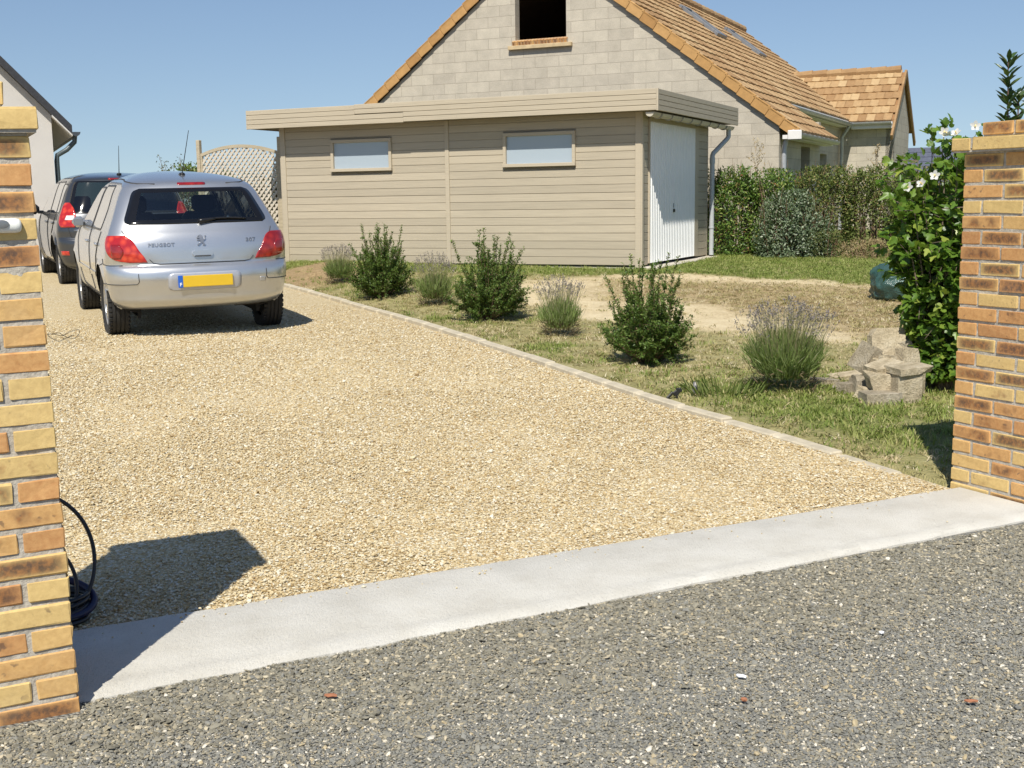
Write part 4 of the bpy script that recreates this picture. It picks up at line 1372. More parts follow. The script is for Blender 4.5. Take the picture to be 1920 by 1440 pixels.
def lavender(x, y, h, hf, w, label, seed, green=0.5, nb=2600, ns=190):
    global RNG
    keep = RNG; RNG = np.random.default_rng(seed)
    z = float(gar2(np.array(x), np.array(y)))
    root = empty("lavender", (x, y, z), 0, label, "lavender", "lavender clumps in the planted row")
    a = RNG.uniform(0, 6.28, nb); r = np.sqrt(RNG.random(nb))
    tilt = r ** 1.3 * 1.12
    D = np.stack([np.cos(a) * np.sin(tilt), np.sin(a) * np.sin(tilt), np.cos(tilt)], -1)
    # blades start along short woody stems that fan from the base and end on a dome
    f = RNG.uniform(.25, .92, nb)
    dome = np.stack([np.cos(a) * np.sin(tilt) * w * .56, np.sin(a) * np.sin(tilt) * w * .56, h * (.25 + .75 * np.cos(tilt * .9))], -1)
    P = dome * f[:, None] * np.array((1, 1, 1)) + RNG.normal(0, .012, (nb, 3)); P[:, 2] = np.maximum(P[:, 2] - .02, .01)
    A = unit(dome * .7 + np.array((0, 0, .5 * h))) + RNG.normal(0, .28, (nb, 3))
    L = RNG.uniform(.5, 1.1, nb) * h * .30
    low = P[:, 2] < h * .22
    leaves("foliage", P[~low], A[~low], randdir((~low).sum(), .5), L[~low], RNG.uniform(.0038, .0065, (~low).sum()), M_LAV, root, 'blade', rnd=np.clip(RNG.normal(green, .22, (~low).sum()), 0, 1))
    nl = 330
    a2 = RNG.uniform(0, 6.28, nl); r2 = w * .40 * np.sqrt(RNG.uniform(.1, 1, nl))
    Pl = np.stack([np.cos(a2) * r2, np.sin(a2) * r2, RNG.uniform(.005, h * .40, nl)], -1)
    leaves("dry_base", Pl, np.stack([np.cos(a2), np.sin(a2), RNG.uniform(.2, 1.4, nl)], -1) + RNG.normal(0, .3, (nl, 3)), randdir(nl, .5), RNG.uniform(.03, .075, nl), RNG.uniform(.004, .009, nl), M_LAVD, root, 'blade')
    # flower stalks
    a = RNG.uniform(0, 6.28, ns); r = np.sqrt(RNG.random(ns)); tl = r * .62
    B = np.stack([np.cos(a) * r * w * .30, np.sin(a) * r * w * .30, h * (.75 - .3 * r)], -1)
    hh = hf * RNG.uniform(.78, 1.02, ns) * (1 - .18 * r * r)
    Tp = np.stack([np.cos(a) * r * w * .56, np.sin(a) * r * w * .56, hh], -1) + RNG.normal(0, .012, (ns, 3)) * np.array((1, 1, .3))
    V = Tp - B
    ln = np.linalg.norm(V, axis=1)
    so = leaves("flower_stalks", np.concatenate([B, B]), np.concatenate([V, V]), np.concatenate([randdir(ns), randdir(ns)]), np.concatenate([ln, ln]), .0030, M_LAVS, root, 'blade')
    k = 9
    fP = np.repeat(Tp, k, 0) - np.repeat(unit(V), k, 0) * RNG.uniform(0, .045, ns * k)[:, None]
    leaves("flower_spikes", fP, randdir(ns * k) + np.repeat(unit(V), k, 0) * .9, randdir(ns * k), RNG.uniform(.009, .016, ns * k), RNG.uniform(.006, .010, ns * k), M_LAVF, root, rnd=np.clip(np.repeat(RNG.random(ns), k) + RNG.normal(0, .12, ns * k), 0, 1))
    RNG = keep
lavender(-2.31, 16.2, .34, .56, .46, "small greyish lavender clump farthest away, against the garage wall", 41, .35)
lavender(-0.86, 13.5, .38, .62, .48, "lavender clump standing between the two dark evergreen shrubs", 42, .5)
lavender(0.45, 11.0, .36, .58, .44, "bright green lavender clump with faded flowers in front of the bare sandy patch", 43, .62)
lavender(1.86, 8.06, .43, .66, .60, "largest lavender clump, full of flower stalks, beside the heap of broken blocks", 44, .5, 5200, 340)

def tuft_plant():
    x, y = 1.39, 7.97
    root = empty("grass_tuft", (x, y, float(gar2(np.array(x), np.array(y)))), 0, "tuft of long arching green grass leaves left of the largest lavender", "grass tuft")
    n = 210
    a = RNG.uniform(0, 6.28, n); r = .24 * RNG.random(n) ** .6
    P = np.stack([np.cos(a) * r * 1.1 + .05, np.sin(a) * r, 0 * a], -1)
    A = np.stack([np.cos(a), np.sin(a), RNG.uniform(.5, 3.2, n)], -1)
    leaves("blades", P, A, np.tile((0, 0, 1.), (n, 1)), RNG.uniform(.06, .15, n), RNG.uniform(.0018, .0028, n), leaf_mat("tuft_leaf", [(0, (.20, .28, .07)), (.6, (.32, .40, .12)), (1, (.48, .50, .22))], .6, .4, .2), root, 'long', curl=1.0)
tuft_plant()

# ---------------------------------------------------------------- hedge plants
def bushmass(name, x, y, w, dep, h, n, lf, mat, label, cat, seed, shape='simple', group=None, gaps=0.0, low=0.0, twigs=26, wr=.5, spr=0, rnd_=False):
    global RNG
    keep = RNG; RNG = np.random.default_rng(seed)
    z = float(gar2(np.array(x), np.array(y)))
    root = empty(name, (x, y, z), 0, label, cat, group)
    m = int(n * 4.2)
    u = RNG.uniform(-1, 1, m); v = RNG.uniform(-1, 1, m); q = RNG.uniform(low, 1, m)
    # lumpy outline: clumps of leaves gathered round branch ends, with hollows between
    lump = fbm(u * w * 1.6 + seed, v * dep * 1.6, q * h * 1.6, 2.2)
    top = 1.0 - .34 * (fbm(u * w + seed * 3, v * dep, 0, 2.6) - .5) * 2 - .16 * u * u - .12 * np.abs(v)
    rr = (np.abs(u) ** 3 + (np.abs(v) * (1 + .45 * (fbm(u * w + seed, q * h, 3, 2.8) - .35))) ** 2.4)
    if rnd_:
        rr = u * u + v * v + np.clip((q - .30) / .72, 0, 1) ** 2 + .55 * (fbm(u * w + seed, v * dep, q * h, 3.0) - .45)
        top = 1.1 + 0 * u
    ok = (lump > .42 + gaps * (1 - q) * .25) & (q < top) & (rr < 1.0)
    shell = np.maximum(np.abs(v), np.maximum(q / top, np.abs(u)))
    ok &= (RNG.random(m) < .25 + .75 * sstep(.45, .9, shell))
    P = np.stack([u * w / 2, v * dep / 2, q * h], -1)[ok][:n]
    k = len(P)
    out = unit(P * np.array((.5 / w, 1.0 / dep, .4 / h)) + np.array((0, 0, .10)))
    A = randdir(k, .25) * .9 + out * .55
    leaves("foliage", P, A, out + RNG.normal(0, .55, (k, 3)) + np.array((0, 0, .5)), RNG.uniform(.65, 1.25, k) * lf, RNG.uniform(.7, 1.2, k) * lf * wr, mat, root, shape)
    st = MB()
    for _ in range(twigs):
        a = RNG.uniform(-1, 1); b = RNG.uniform(-.6, .6)
        pts = np.array([(a * w * .35, b * dep * .3, 0), (a * w * .42, b * dep * .4, h * .5), (a * w * .48 + RNG.normal(0, .04), b * dep * .5, h * RNG.uniform(.75, .98))])
        st.tube(pts, (.012, .007, .003), 4, cap=False)
    for _ in range(spr):
        a = RNG.uniform(-.9, .9)
        b = np.array((a * w / 2, RNG.uniform(-.3, .3) * dep, h * .9)); e = b + np.array((RNG.normal(0, .06), RNG.normal(0, .05), RNG.uniform(.12, .32)))
        st.tube([b, (b + e) / 2 + RNG.normal(0, .01, 3), e], (.006, .004, .002), 3, cap=False)
    so = st.build("branches", M_BARK, root)
    RNG = keep
    return root

M_PHOT = leaf_mat("glossy_hedge_leaf", [(0, (0.05, 0.10, 0.02)), (.5, (0.105, 0.19, 0.038)), (.8, (0.18, 0.27, 0.055)), (.93, (.32, .36, .10)), (1, (0.32, 0.14, 0.07))], .38, .3, .35)
M_ELAE = leaf_mat("grey_green_leaf", [(0, (0.07, 0.105, 0.05)), (.5, (0.14, 0.19, 0.105)), (.85, (0.23, 0.28, 0.17)), (1, (0.40, 0.44, 0.32))], .38, .2, .5)
M_THIN = leaf_mat("thin_hedge_leaf", [(0, (0.07, 0.10, 0.025)), (.5, (0.145, 0.19, 0.05)), (.8, (0.23, 0.26, 0.08)), (1, (0.34, 0.23, 0.11))], .5, .3, .25)
M_DRYL = leaf_mat("dry_weed_leaf", [(0, (0.27, 0.19, 0.09)), (.5, (0.43, 0.32, 0.17)), (1, (0.56, 0.46, 0.27))], .8, .2, .2)
M_WEED = leaf_mat("weed_leaf", [(0, (0.05, 0.08, 0.02)), (.6, (0.11, 0.14, 0.04)), (1, (0.22, 0.2, 0.09))], .5, .25, .3)
G_H = "hedge shrubs along the garden boundary"
bushmass("hedge_shrub", 3.86, 20.9, 0.98, .9, 1.52, 7500, .062, M_PHOT, "glossy dark green hedge shrub growing against the garage downpipe", "hedge shrub", 1, group=G_H, spr=6)
bushmass("hedge_shrub", 4.55, 20.75, 0.92, .9, 1.48, 6500, .058, M_PHOT, "dark green hedge shrub rising behind the grey leaved bush", "hedge shrub", 2, group=G_H, spr=8)
bushmass("grey_leaved_bush", 4.72, 20.05, 1.30, .95, 1.12, 7000, .056, M_ELAE, "rounded bush with silvery grey green leaves in front of the hedge", "bush", 3, rnd_=True, spr=5)
bushmass("hedge_shrub", 5.35, 20.45, 1.0, .8, 1.52, 7200, .055, M_THIN, "hedge shrub with reddish olive leaves under the dark house openings", "hedge shrub", 4, group=G_H, gaps=.25, spr=9)
bushmass("hedge_shrub", 6.05, 20.1, 1.0, .8, 1.52, 7200, .055, M_THIN, "hedge shrub with bare lower twigs under the house corner downpipe", "hedge shrub", 5, group=G_H, gaps=.4, low=.05, twigs=40, spr=14)
bushmass("hedge_shrub", 6.75, 19.8, 1.0, .8, 1.48, 7000, .055, M_THIN, "hedge shrub half hidden behind the white flowering hibiscus", "hedge shrub", 6, group=G_H, gaps=.35, twigs=34, spr=8)
bushmass("hedge_shrub", 7.6, 19.4, 1.1, .8, 1.40, 4000, .052, M_THIN, "hedge shrub behind the hibiscus stems and brick pillar", "hedge shrub", 7, group=G_H, gaps=.5)
bushmass("low_weeds", 5.15, 19.75, .55, .5, .50, 1300, .04, M_WEED, "low green weeds growing between the grey bush and the dry grass", "weeds", 8, twigs=10)
bushmass("dry_weeds", 5.75, 19.55, 0.85, .6, .34, 1900, .05, M_DRYL, "clump of dried straw coloured weeds at the foot of the hedge", "weeds", 9, 'blade', twigs=6, wr=.12)

# two thin dead seed stalks standing over the hedge
for (x, y, z0, h, lab) in ((4.25, 20.9, 1.5, .62, "thin dried seed stalk rising above the dark green hedge shrub"), (6.15, 20.3, 1.5, .50, "thin dried seed stalk rising above the hedge near the wing wall")):
    root = empty("dry_stalk", (x, y, .4), 0, lab, "dried stalk", "dried stalks above the hedge")
    mb = MB(); pts = np.array([(0, 0, 0), (.02, 0, z0 * .6), (.0, 0, z0)]); mb.tube(pts, (.008, .006, .005), 4)
    P = []
    for k in range(16):
        u = k / 15; q = np.array((.0, 0, z0 - .35 + u * h * 1.0)); e = q + np.array((RNG.normal(0, .17 * (1.1 - u)), RNG.normal(0, .1), .10 + RNG.random() * .14))
        mb.tube([q, (q + e) / 2 + np.array((0, 0, -.02)), e], (.004, .003, .002), 3, cap=False)
        for v in (.5, .75, 1): P += [q + (e - q) * v + RNG.normal(0, .012, 3) for _ in range(4)]
    mb.build("stem", plain("dead_stem", (.26, .19, .11), .9), root)
    P = np.array(P); leaves("foliage", P, randdir(len(P), .5), randdir(len(P)), .035, .018, M_DRYL, root)

# ---------------------------------------------------------------- hibiscus beside the right pillar
def hibiscus():
    global RNG
    keep = RNG; RNG = np.random.default_rng(77)
    x, y = 2.95, 8.12
    root = empty("hibiscus_shrub", (x, y, float(gar2(np.array(x), np.array(y)))), 0, "tall hibiscus shrub with bright green lobed leaves and white flowers by the brick pillar", "flowering shrub")
    M_HIB = leaf_mat("hibiscus_leaf", [(0, (0.06, 0.13, 0.015)), (.5, (0.115, 0.215, 0.028)), (.85, (0.20, 0.31, 0.045)), (1, (0.36, 0.42, 0.08))], .38, .4, .45)
    st = MB(); P, A, Nn = [], [], []
    tips = []
    for k in range(60):
        a = RNG.uniform(0, 6.28); rr = .40 * math.sqrt(RNG.uniform(.05, 1)); hh = RNG.uniform(1.05, 1.62) * (1 - .12 * rr)
        if math.cos(a) * rr < -.12: hh = min(hh, 1.45)
        if k < 9: hh = 1.72 - .02 * k; rr = .05 + .02 * k; a = 3.3 + k * .7
        tip = np.array((math.cos(a) * rr, math.sin(a) * rr * .9, hh)); b = np.array((math.cos(a) * .10 * RNG.random(), math.sin(a) * .10 * RNG.random(), 0))
        mid = b * .6 + tip * .4 + np.array((math.cos(a) * .06, math.sin(a) * .06, .15))
        pts = np.array([(1 - u) ** 2 * b + 2 * u * (1 - u) * mid + u * u * tip for u in np.linspace(0, 1, 9)])
        st.tube(pts, np.linspace(.012, .003, 9), 5, cap=False)
        tips.append(tip)
        for _ in range(11):
            i = RNG.integers(1, 9); q = pts[i]
            d = unit(np.array((math.cos(a) * .6, math.sin(a) * .6, .25)) + RNG.normal(0, .6, 3)); e = q + d * RNG.uniform(.08, .24)
            tw = np.array([q, (q + e) / 2, e]); st.tube(tw, (.004, .003, .0015), 3, cap=False)
            n = 9; u = RNG.random(n)[:, None]
            P.append(q + (e - q) * u + RNG.normal(0, .02, (n, 3))); A.append(d + RNG.normal(0, .6, (n, 3)) + np.array((0, 0, -.15))); Nn.append(np.tile((0, -.35, .9), (n, 1)) + RNG.normal(0, .35, (n, 3)))
        n = 26; u = RNG.uniform(.12, 1, n)
        q = np.stack([np.interp(u, np.linspace(0, 1, 9), pts[:, c]) for c in range(3)], -1)
        P.append(q + RNG.normal(0, .02, (n, 3))); A.append(randdir(n, .1)); Nn.append(np.tile((0, -.35, .9), (n, 1)) + RNG.normal(0, .35, (n, 3)))
    P, A, Nn = map(np.concatenate, (P, A, Nn))
    n = len(P)
    # narrower towards the ground
    n2 = 700; a_ = RNG.uniform(0, 6.28, n2); r_ = .30 * np.sqrt(RNG.random(n2))
    P = np.concatenate([P, np.stack([np.cos(a_) * r_, np.sin(a_) * r_, RNG.uniform(.06, .75, n2)], -1)]); A = np.concatenate([A, randdir(n2, -.2)]); Nn = np.concatenate([Nn, np.tile((0, -.5, .8), (n2, 1)) + RNG.normal(0, .35, (n2, 3))])
    keepm = (np.hypot(P[:, 0], P[:, 1]) < .26 + .22 * sstep(.3, 1.0, P[:, 2])) & (P[:, 2] > .05)
    P, A, Nn = P[keepm], A[keepm], Nn[keepm]; n = len(P)
    leaves("foliage", P, A, Nn, RNG.uniform(.045, .085, n), RNG.uniform(.042, .075, n), M_HIB, root, 'lobed')
    st.build("stems", plain("hibiscus_bark", (.17, .13, .09), .9), root)
    mw = leaf_mat("white_petal", [(0, (.76, .75, .74)), (1, (.85, .84, .83))], .6, .35, .2)
    my = plain("yellow_stamen", (.75, .6, .25), .7)
    spots = [(-.20, -.30, 1.45), (-.32, -.15, 1.38), (-.26, -.24, 1.40)] + [(.02 + RNG.normal(0, .07), -.20 + RNG.normal(0, .08), 1.68 + RNG.normal(0, .05)) for _ in range(8)]
    for s in spots:
        s = np.array(s)
        d = unit(np.array((-.2, -.7, .55)) + RNG.normal(0, .35, 3)); e1 = unit(np.cross(d, (0, 0, 1.))); e2 = np.cross(d, e1)
        ang = np.arange(5) * 1.2566 + RNG.random()
        Ax = np.cos(ang)[:, None] * e1 + np.sin(ang)[:, None] * e2 + d * .7
        f = leaves("flower", np.tile(s, (5, 1)), Ax, np.tile(d, (5, 1)), .042, .050, mw, root, 'lobed')
        MB().tube([s, s + d * .028], (.004, .006), 5).build("stamen", my, f)
    RNG = keep
hibiscus()

def laurel():
    global RNG
    keep = RNG; RNG = np.random.default_rng(5)
    x, y = 3.31, 8.05
    root = empty("laurel_shrub", (x, y, .06), 0, "dark lance leaved shrub with an upright shoot standing above the brick pillar", "shrub")
    M_L = leaf_mat("laurel_leaf", [(0, (0.018, 0.045, 0.018)), (.6, (0.04, 0.085, 0.03)), (1, (0.085, 0.13, 0.045))], .3, .2, .5)
    st = MB(); P, A = [], []
    stems = [((-.03, 0, 2.19), 85), ((.07, .05, 1.98), 80), ((.22, .0, 1.95), 50), ((.34, .1, 2.0), 40), ((.1, -.1, 1.95), 50), ((-.02, .02, 1.86), 30), ((.3, -.05, 1.8), 60), ((.15, 0, 1.6), 60)]
    for tip, n in stems:
        tip = np.array(tip); b = np.array((tip[0] * .3 + .1, tip[1] * .3, 0))
        pts = np.array([b + (tip - b) * u + np.array((.03 * math.sin(u * 5), 0, 0)) * (1 - u) for u in np.linspace(0, 1, 8)])
        st.tube(pts, np.linspace(.014, .004, 8), 5, cap=False)
        u = np.sort(RNG.uniform(.55, 1, n)) ** .9
        q = np.stack([np.interp(u, np.linspace(0, 1, 8), pts[:, c]) for c in range(3)], -1)
        an = np.arange(n) * 2.4
        P.append(q); A.append(np.stack([np.cos(an), np.sin(an), RNG.uniform(.5, 1.5, n)], -1))
    P, A = np.concatenate(P), np.concatenate(A); n = len(P)
    leaves("foliage", P, A, np.tile((0, 0, 1.), (n, 1)) + RNG.normal(0, .3, (n, 3)), RNG.uniform(.08, .135, n), RNG.uniform(.022, .036, n), M_L, root, 'long')
    st.build("stems", plain("laurel_bark", (.12, .07, .05), .8), root)
    RNG = keep
laurel()

# plants behind the cars and far trees
M_ROSE = leaf_mat("rose_leaf", [(0, (0.05, 0.07, 0.03)), (.6, (0.11, 0.13, 0.06)), (1, (0.24, 0.22, 0.13))], .5, .25, .4)
def twiggy(x, y, h, w, label, seed, n=26):
    global RNG
    keep = RNG; RNG = np.random.default_rng(seed)
    root = empty("rose_bush", (x, y, .42), 0, label, "bush", "loose bushes behind the parked cars")
    st = MB(); P = []
    for k in range(n):
        a = RNG.uniform(0, 6.28); r = w * .5 * RNG.random() ** .6; t = np.array((math.cos(a) * r, math.sin(a) * r * .6, h * RNG.uniform(.55, 1.0)))
        m = t * .5 + np.array((0, 0, h * .1))
        st.tube([(0, 0, 0), m, t], (.010, .006, .003), 4, cap=False)
        for u in RNG.uniform(.35, 1, 42): P.append((m * (2 * u) if u < .5 else m + (t - m) * (2 * u - 1)) + RNG.normal(0, .05, 3))
    P = np.array(P); k = len(P)
    leaves("foliage", P, randdir(k, .2), randdir(k, .8), RNG.uniform(.035, .065, k), RNG.uniform(.022, .036, k), M_ROSE, root)
    st.build("stems", M_BARK, root)
    RNG = keep
twiggy(-6.42, 23.6, 1.95, .8, "loose twiggy bush showing above the dark van roof near its aerial", 61)
twiggy(-5.85, 23.9, 1.86, .9, "loose twiggy bush between the dark van roof and the silver car aerial", 62)
twiggy(-5.45, 22.6, 1.55, .8, "loose twiggy bush behind the lattice seen through it", 63, 40)
twiggy(-4.6, 22.2, 1.65, .9, "green bush growing behind the arched lattice trellis", 64, 80)
twiggy(-4.05, 21.3, 1.70, .35, "thin climbing bush rising along the trellis post by the garage", 65, 22)

def far_tree(x, y, h, w, label, seed):
    global RNG
    keep = RNG; RNG = np.random.default_rng(seed)
    root = empty("distant_tree", (x, y, .5), 0, label, "tree", "distant trees behind the cars")
    MB().tube([(0, 0, 0), (0.05, 0, h * .5), (0, 0, h * .8)], (.16, .11, .05), 6).build("trunk", M_BARK, root)
    n = 1500
    c = randdir(14) * RNG.random((14, 1)) * np.array((w * .36, w * .36, h * .25)) + np.array((0, 0, h * .62))
    i = RNG.integers(0, 14, n)
    P = c[i] + randdir(n) * (RNG.random((n, 1)) ** .4) * np.array((w * .2, w * .2, h * .17))
    leaves("crown", P, randdir(n), randdir(n, .8), .22, .14, M_SHRUB, root)
    RNG = keep
for k, (x, y, h, w, lab) in enumerate(((-15.6, 60, 3.0, 2.6, "low distant tree left of the silver car aerial"), (-17.4, 61, 2.8, 2.2, "distant rounded tree farthest left behind the bushes"), (-13.9, 59, 2.95, 2.4, "distant tree touching the lattice post on the horizon"), (-19.5, 62, 2.2, 2.6, "distant tree hidden mostly behind the dark van"))):
    far_tree(x, y, h, w, lab, 80 + k)
# ================================================================== RUBBLE HEAP
def rub_mat():
    t = NT("broken_block")
    p = t.pos(); r = t.n("ObjectInfo").outputs["Random"]
    n1 = t.noise(p, 9, 5, .65); n2 = t.noise(p, 70, 3, .7)
    c = t.ramp(n1, [(.3, (.30, .25, .17)), (.5, (.46, .395, .285)), (.72, (.56, .50, .39))])
    c = t.mix(1.0, c, t.ramp(r, [(0, (.70, .70, .72)), (.5, (.95, .93, .88)), (1, (1.12, 1.08, 1.0))]), 'MULTIPLY')
    c = t.mix(.5, c, t.ramp(n2, [(.3, .6), (.6, 1.1)]), 'MULTIPLY')
    t.bs(Base_Color=c, Roughness=.95); t.bump(n2, 1.0, .012)
    return t.m
M_RUB = rub_mat()
def rubble(name, x, y, z, size, rot, label, seed, rough=0.012, groove=False):
    """a broken piece of concrete block: a chipped box with uneven faces"""
    rg = np.random.default_rng(seed)
    bm = bmesh.new()
    bmesh.ops.create_cube(bm, size=1.0)
    bmesh.ops.scale(bm, vec=size, verts=bm.verts)
    bmesh.ops.bevel(bm, geom=bm.edges[:], offset=min(size) * .035, segments=1, affect='EDGES')
    for _ in range(2):    # knock off corners
        n = Vector(rg.normal(0, 1, 3)).normalized()
        e = abs(n.x) * size[0] / 2 + abs(n.y) * size[1] / 2 + abs(n.z) * size[2] / 2
        r = bmesh.ops.bisect_plane(bm, geom=bm.verts[:] + bm.edges[:] + bm.faces[:], plane_co=n * e * rg.uniform(.74, .9), plane_no=n, clear_outer=True)
        ed = [q for q in r['geom_cut'] if isinstance(q, bmesh.types.BMEdge)]
        if ed: bmesh.ops.edgeloop_fill(bm, edges=ed)
    bmesh.ops.triangulate(bm, faces=bm.faces[:])
    bmesh.ops.subdivide_edges(bm, edges=bm.edges[:], cuts=2, use_grid_fill=True)
    for v in bm.verts:
        k = (float(vnoise(v.co.x * 22 + seed, v.co.y * 22, v.co.z * 22)) - .5) * 2
        v.co += v.co.normalized() * k * rough
    bmesh.ops.recalc_face_normals(bm, faces=bm.faces[:])
    me = bpy.data.meshes.new(name); bm.to_mesh(me); bm.free()
    me.materials.append(M_RUB)
    o = bpy.data.objects.new(name, me); COL.objects.link(o)
    o.location = (x, y, z + float(gar2(np.array(x), np.array(y)))); o.rotation_euler = [rad(a) for a in rot]
    return tag(o, label, "concrete block", "broken concrete blocks heaped on the lawn")

R0 = 12
rubble("concrete_block", 2.542, 7.665, 0.104, (0.171, 0.180, 0.203), (0, 2, R0), "upright grey block at the right front of the heap, in shade", 1, .004)
rubble("concrete_slab", 2.572, 7.657, 0.221, (0.243, 0.189, 0.045), (2, -3, R0 + 4), "flat slab lying as a lid on the upright front block", 2, .006)
rubble("concrete_block", 2.376, 7.596, 0.041, (0.243, 0.153, 0.090), (0, 0, R0 - 6), "long low block lying at the left front of the heap", 3, .004)
rubble("concrete_block", 2.421, 7.734, 0.135, (0.198, 0.153, 0.113), (2, 3, R0 - 12), "rough block resting on the long low front block", 4, .010)
rubble("concrete_slab", 2.448, 7.786, 0.221, (0.198, 0.162, 0.041), (6, -14, R0 + 10), "thin tilted slab on top of the rough middle block", 5, .008)
rubble("concrete_slab", 2.558, 8.078, 0.333, (0.252, 0.063, 0.207), (-18, 2, R0), "large broken panel standing on end at the top of the heap", 6, .006)
rubble("concrete_block", 2.558, 8.026, 0.126, (0.270, 0.198, 0.216), (3, 4, R0 + 22), "block buried in the middle of the heap carrying the large panel", 7, .010)
rubble("concrete_slab", 2.410, 8.078, 0.234, (0.063, 0.198, 0.198), (10, 28, R0 + 6), "narrow slab leaning on the left of the large panel", 8, .006)
rubble("concrete_block", 2.641, 7.906, 0.243, (0.144, 0.081, 0.153), (-10, 8, R0 + 14), "squarish chunk leaning right of the heap above the slab lid", 9, .010)
rubble("concrete_chunk", 2.514, 7.906, 0.248, (0.108, 0.090, 0.054), (0, 10, 40), "small pale chunk lying under the large broken panel", 10, .012)
rubble("concrete_block", 2.352, 7.992, 0.063, (0.099, 0.135, 0.135), (0, 5, R0 - 4), "small upright block at the left edge of the heap", 11, .008)
rubble("concrete_block", 2.270, 8.026, 0.032, (0.144, 0.108, 0.081), (0, 3, R0 + 25), "small block lying on the grass nearest the largest lavender", 12, .008)
rubble("concrete_slab", 2.228, 8.370, 0.018, (0.180, 0.135, 0.045), (0, 5, 20), "thin flat piece lying behind the largest lavender", 13, .006)
rubble("concrete_slab", 2.421, 8.525, 0.027, (0.270, 0.126, 0.045), (4, -4, 15), "flat broken slab lying at the back of the heap", 14, .006)
rubble("concrete_chunk", 2.318, 7.768, 0.045, (0.090, 0.081, 0.081), (20, 10, 50), "pale wedge shaped chunk between two front blocks at the heap's left", 15, .012)
rubble("concrete_block", 2.652, 8.138, 0.297, (0.198, 0.144, 0.117), (10, -8, R0 - 20), "block at the top right of the heap under the hibiscus leaves", 16, .010)
rubble("concrete_block", 2.652, 7.940, 0.090, (0.180, 0.180, 0.180), (0, 0, R0 + 30), "dark block at the right of the heap under the hibiscus", 17, .008)

# ================================================================== GREEN BAG
def bag():
    x, y = 4.72, 14.2
    root = empty("rubbish_bag", (x, y, float(gar2(np.array(x), np.array(y)))), rad(8), "full dark green plastic garden waste bag lying behind the hibiscus", "bag")
    bm = bmesh.new()
    bmesh.ops.create_icosphere(bm, subdivisions=5, radius=1.0)
    for v in bm.verts:
        c = v.co.copy()
        w1 = float(fbm(c.x * 2.2 + 4, c.y * 2.2, c.z * 2.2)) - .5
        w2 = abs(float(vnoise(c.x * 6 + c.z * 3, c.y * 6, c.z * 7)) - .5)
        k = 1 + .32 * w1 - .16 * (0.5 - w2)
        v.co = Vector((c.x * .48 * k, c.y * .38 * k, c.z * .34 * k))
        v.co.z += .10 * max(0, v.co.x)
        v.co.z = max(v.co.z, -.19) + .19
    me = bpy.data.meshes.new("sack"); bm.to_mesh(me); bm.free()
    t = NT("green_polythene")
    p = t.pos()
    t.bs(Base_Color=t.ramp(t.noise(p, 6, 4), [(.3, (.022, .056, .047)), (.7, (.055, .115, .098))]), Roughness=.2)
    t.bump(t.noise(p, 16, 5, .7), .6, .03)
    me.materials.append(t.m)
    me.polygons.foreach_set("use_smooth", np.ones(len(me.polygons), dtype=bool))
    o = bpy.data.objects.new("sack", me); COL.objects.link(o); o.parent = root
    mb = MB()
    for k in range(7):
        a = k / 7 * 6.28
        mb.tube([(.34, 0, .36), (.43 + .02 * math.cos(a), .02 * math.sin(a), .43), (.50 + .05 * math.cos(a), .07 * math.sin(a), .50 + .03 * math.sin(2 * a))], (.03, .012, .03), 6)
    mb.build("knotted_neck", t.m, root, smooth=True)
bag()

# ================================================================== HOSE, WIRE, SMALL THINGS
def hose():
    m = plain("black_rubber", (.014, .014, .016), .38, var=.2)
    mb2 = plain("dark_blue_sleeve", (.012, .014, .05), .4, var=.2)
    bx, by = -1.47, 3.90
    z0 = float(hgt(bx, by)) + .02
    root = empty("cable_coil", (bx, by, z0), GATE_ROT, "coiled black cable with two loops standing up behind the brick pillar", "cable")
    def loop(c, r, tz, el, th, n=40, a0=0, a1=2 * math.pi):
        a = np.linspace(a0, a1, n)
        P = np.stack([r * np.cos(a), r * el * np.sin(a), 0 * a], -1)
        return P @ rot_e(*[rad(q) for q in tz]).T + np.array(c)
    mb = MB()
    mb.tube(loop((-.14, .0, .20), .20, (68, 12, 10), 1.15, .007, 46, -.9, 3.6), .007, 8)
    mb.tube(loop((-.17, -.05, .115), .155, (62, 20, 0), 1.1, .007, 46, -1.2, 3.4), .0065, 8)
    mb.build("loops", m, root, smooth=True)
    mb = MB()
    for k in range(5):
        P = loop((-.12 + .008 * k, -.03 + .010 * k, .012 + .013 * k), .135 - .006 * k, (3 * math.sin(k), 4 * math.cos(k), 0), .85, .007, 48)
        mb.tube(P[:-1], .008, 8, closed=True)
    mb.build("coil", m, root, smooth=True)
    P = loop((-.11, -.02, .075), .150, (24, 10, 0), .72, .013, 48)
    MB().tube(P[:-1], .0125, 10, closed=True).build("sleeve", mb2, root, smooth=True)
hose()

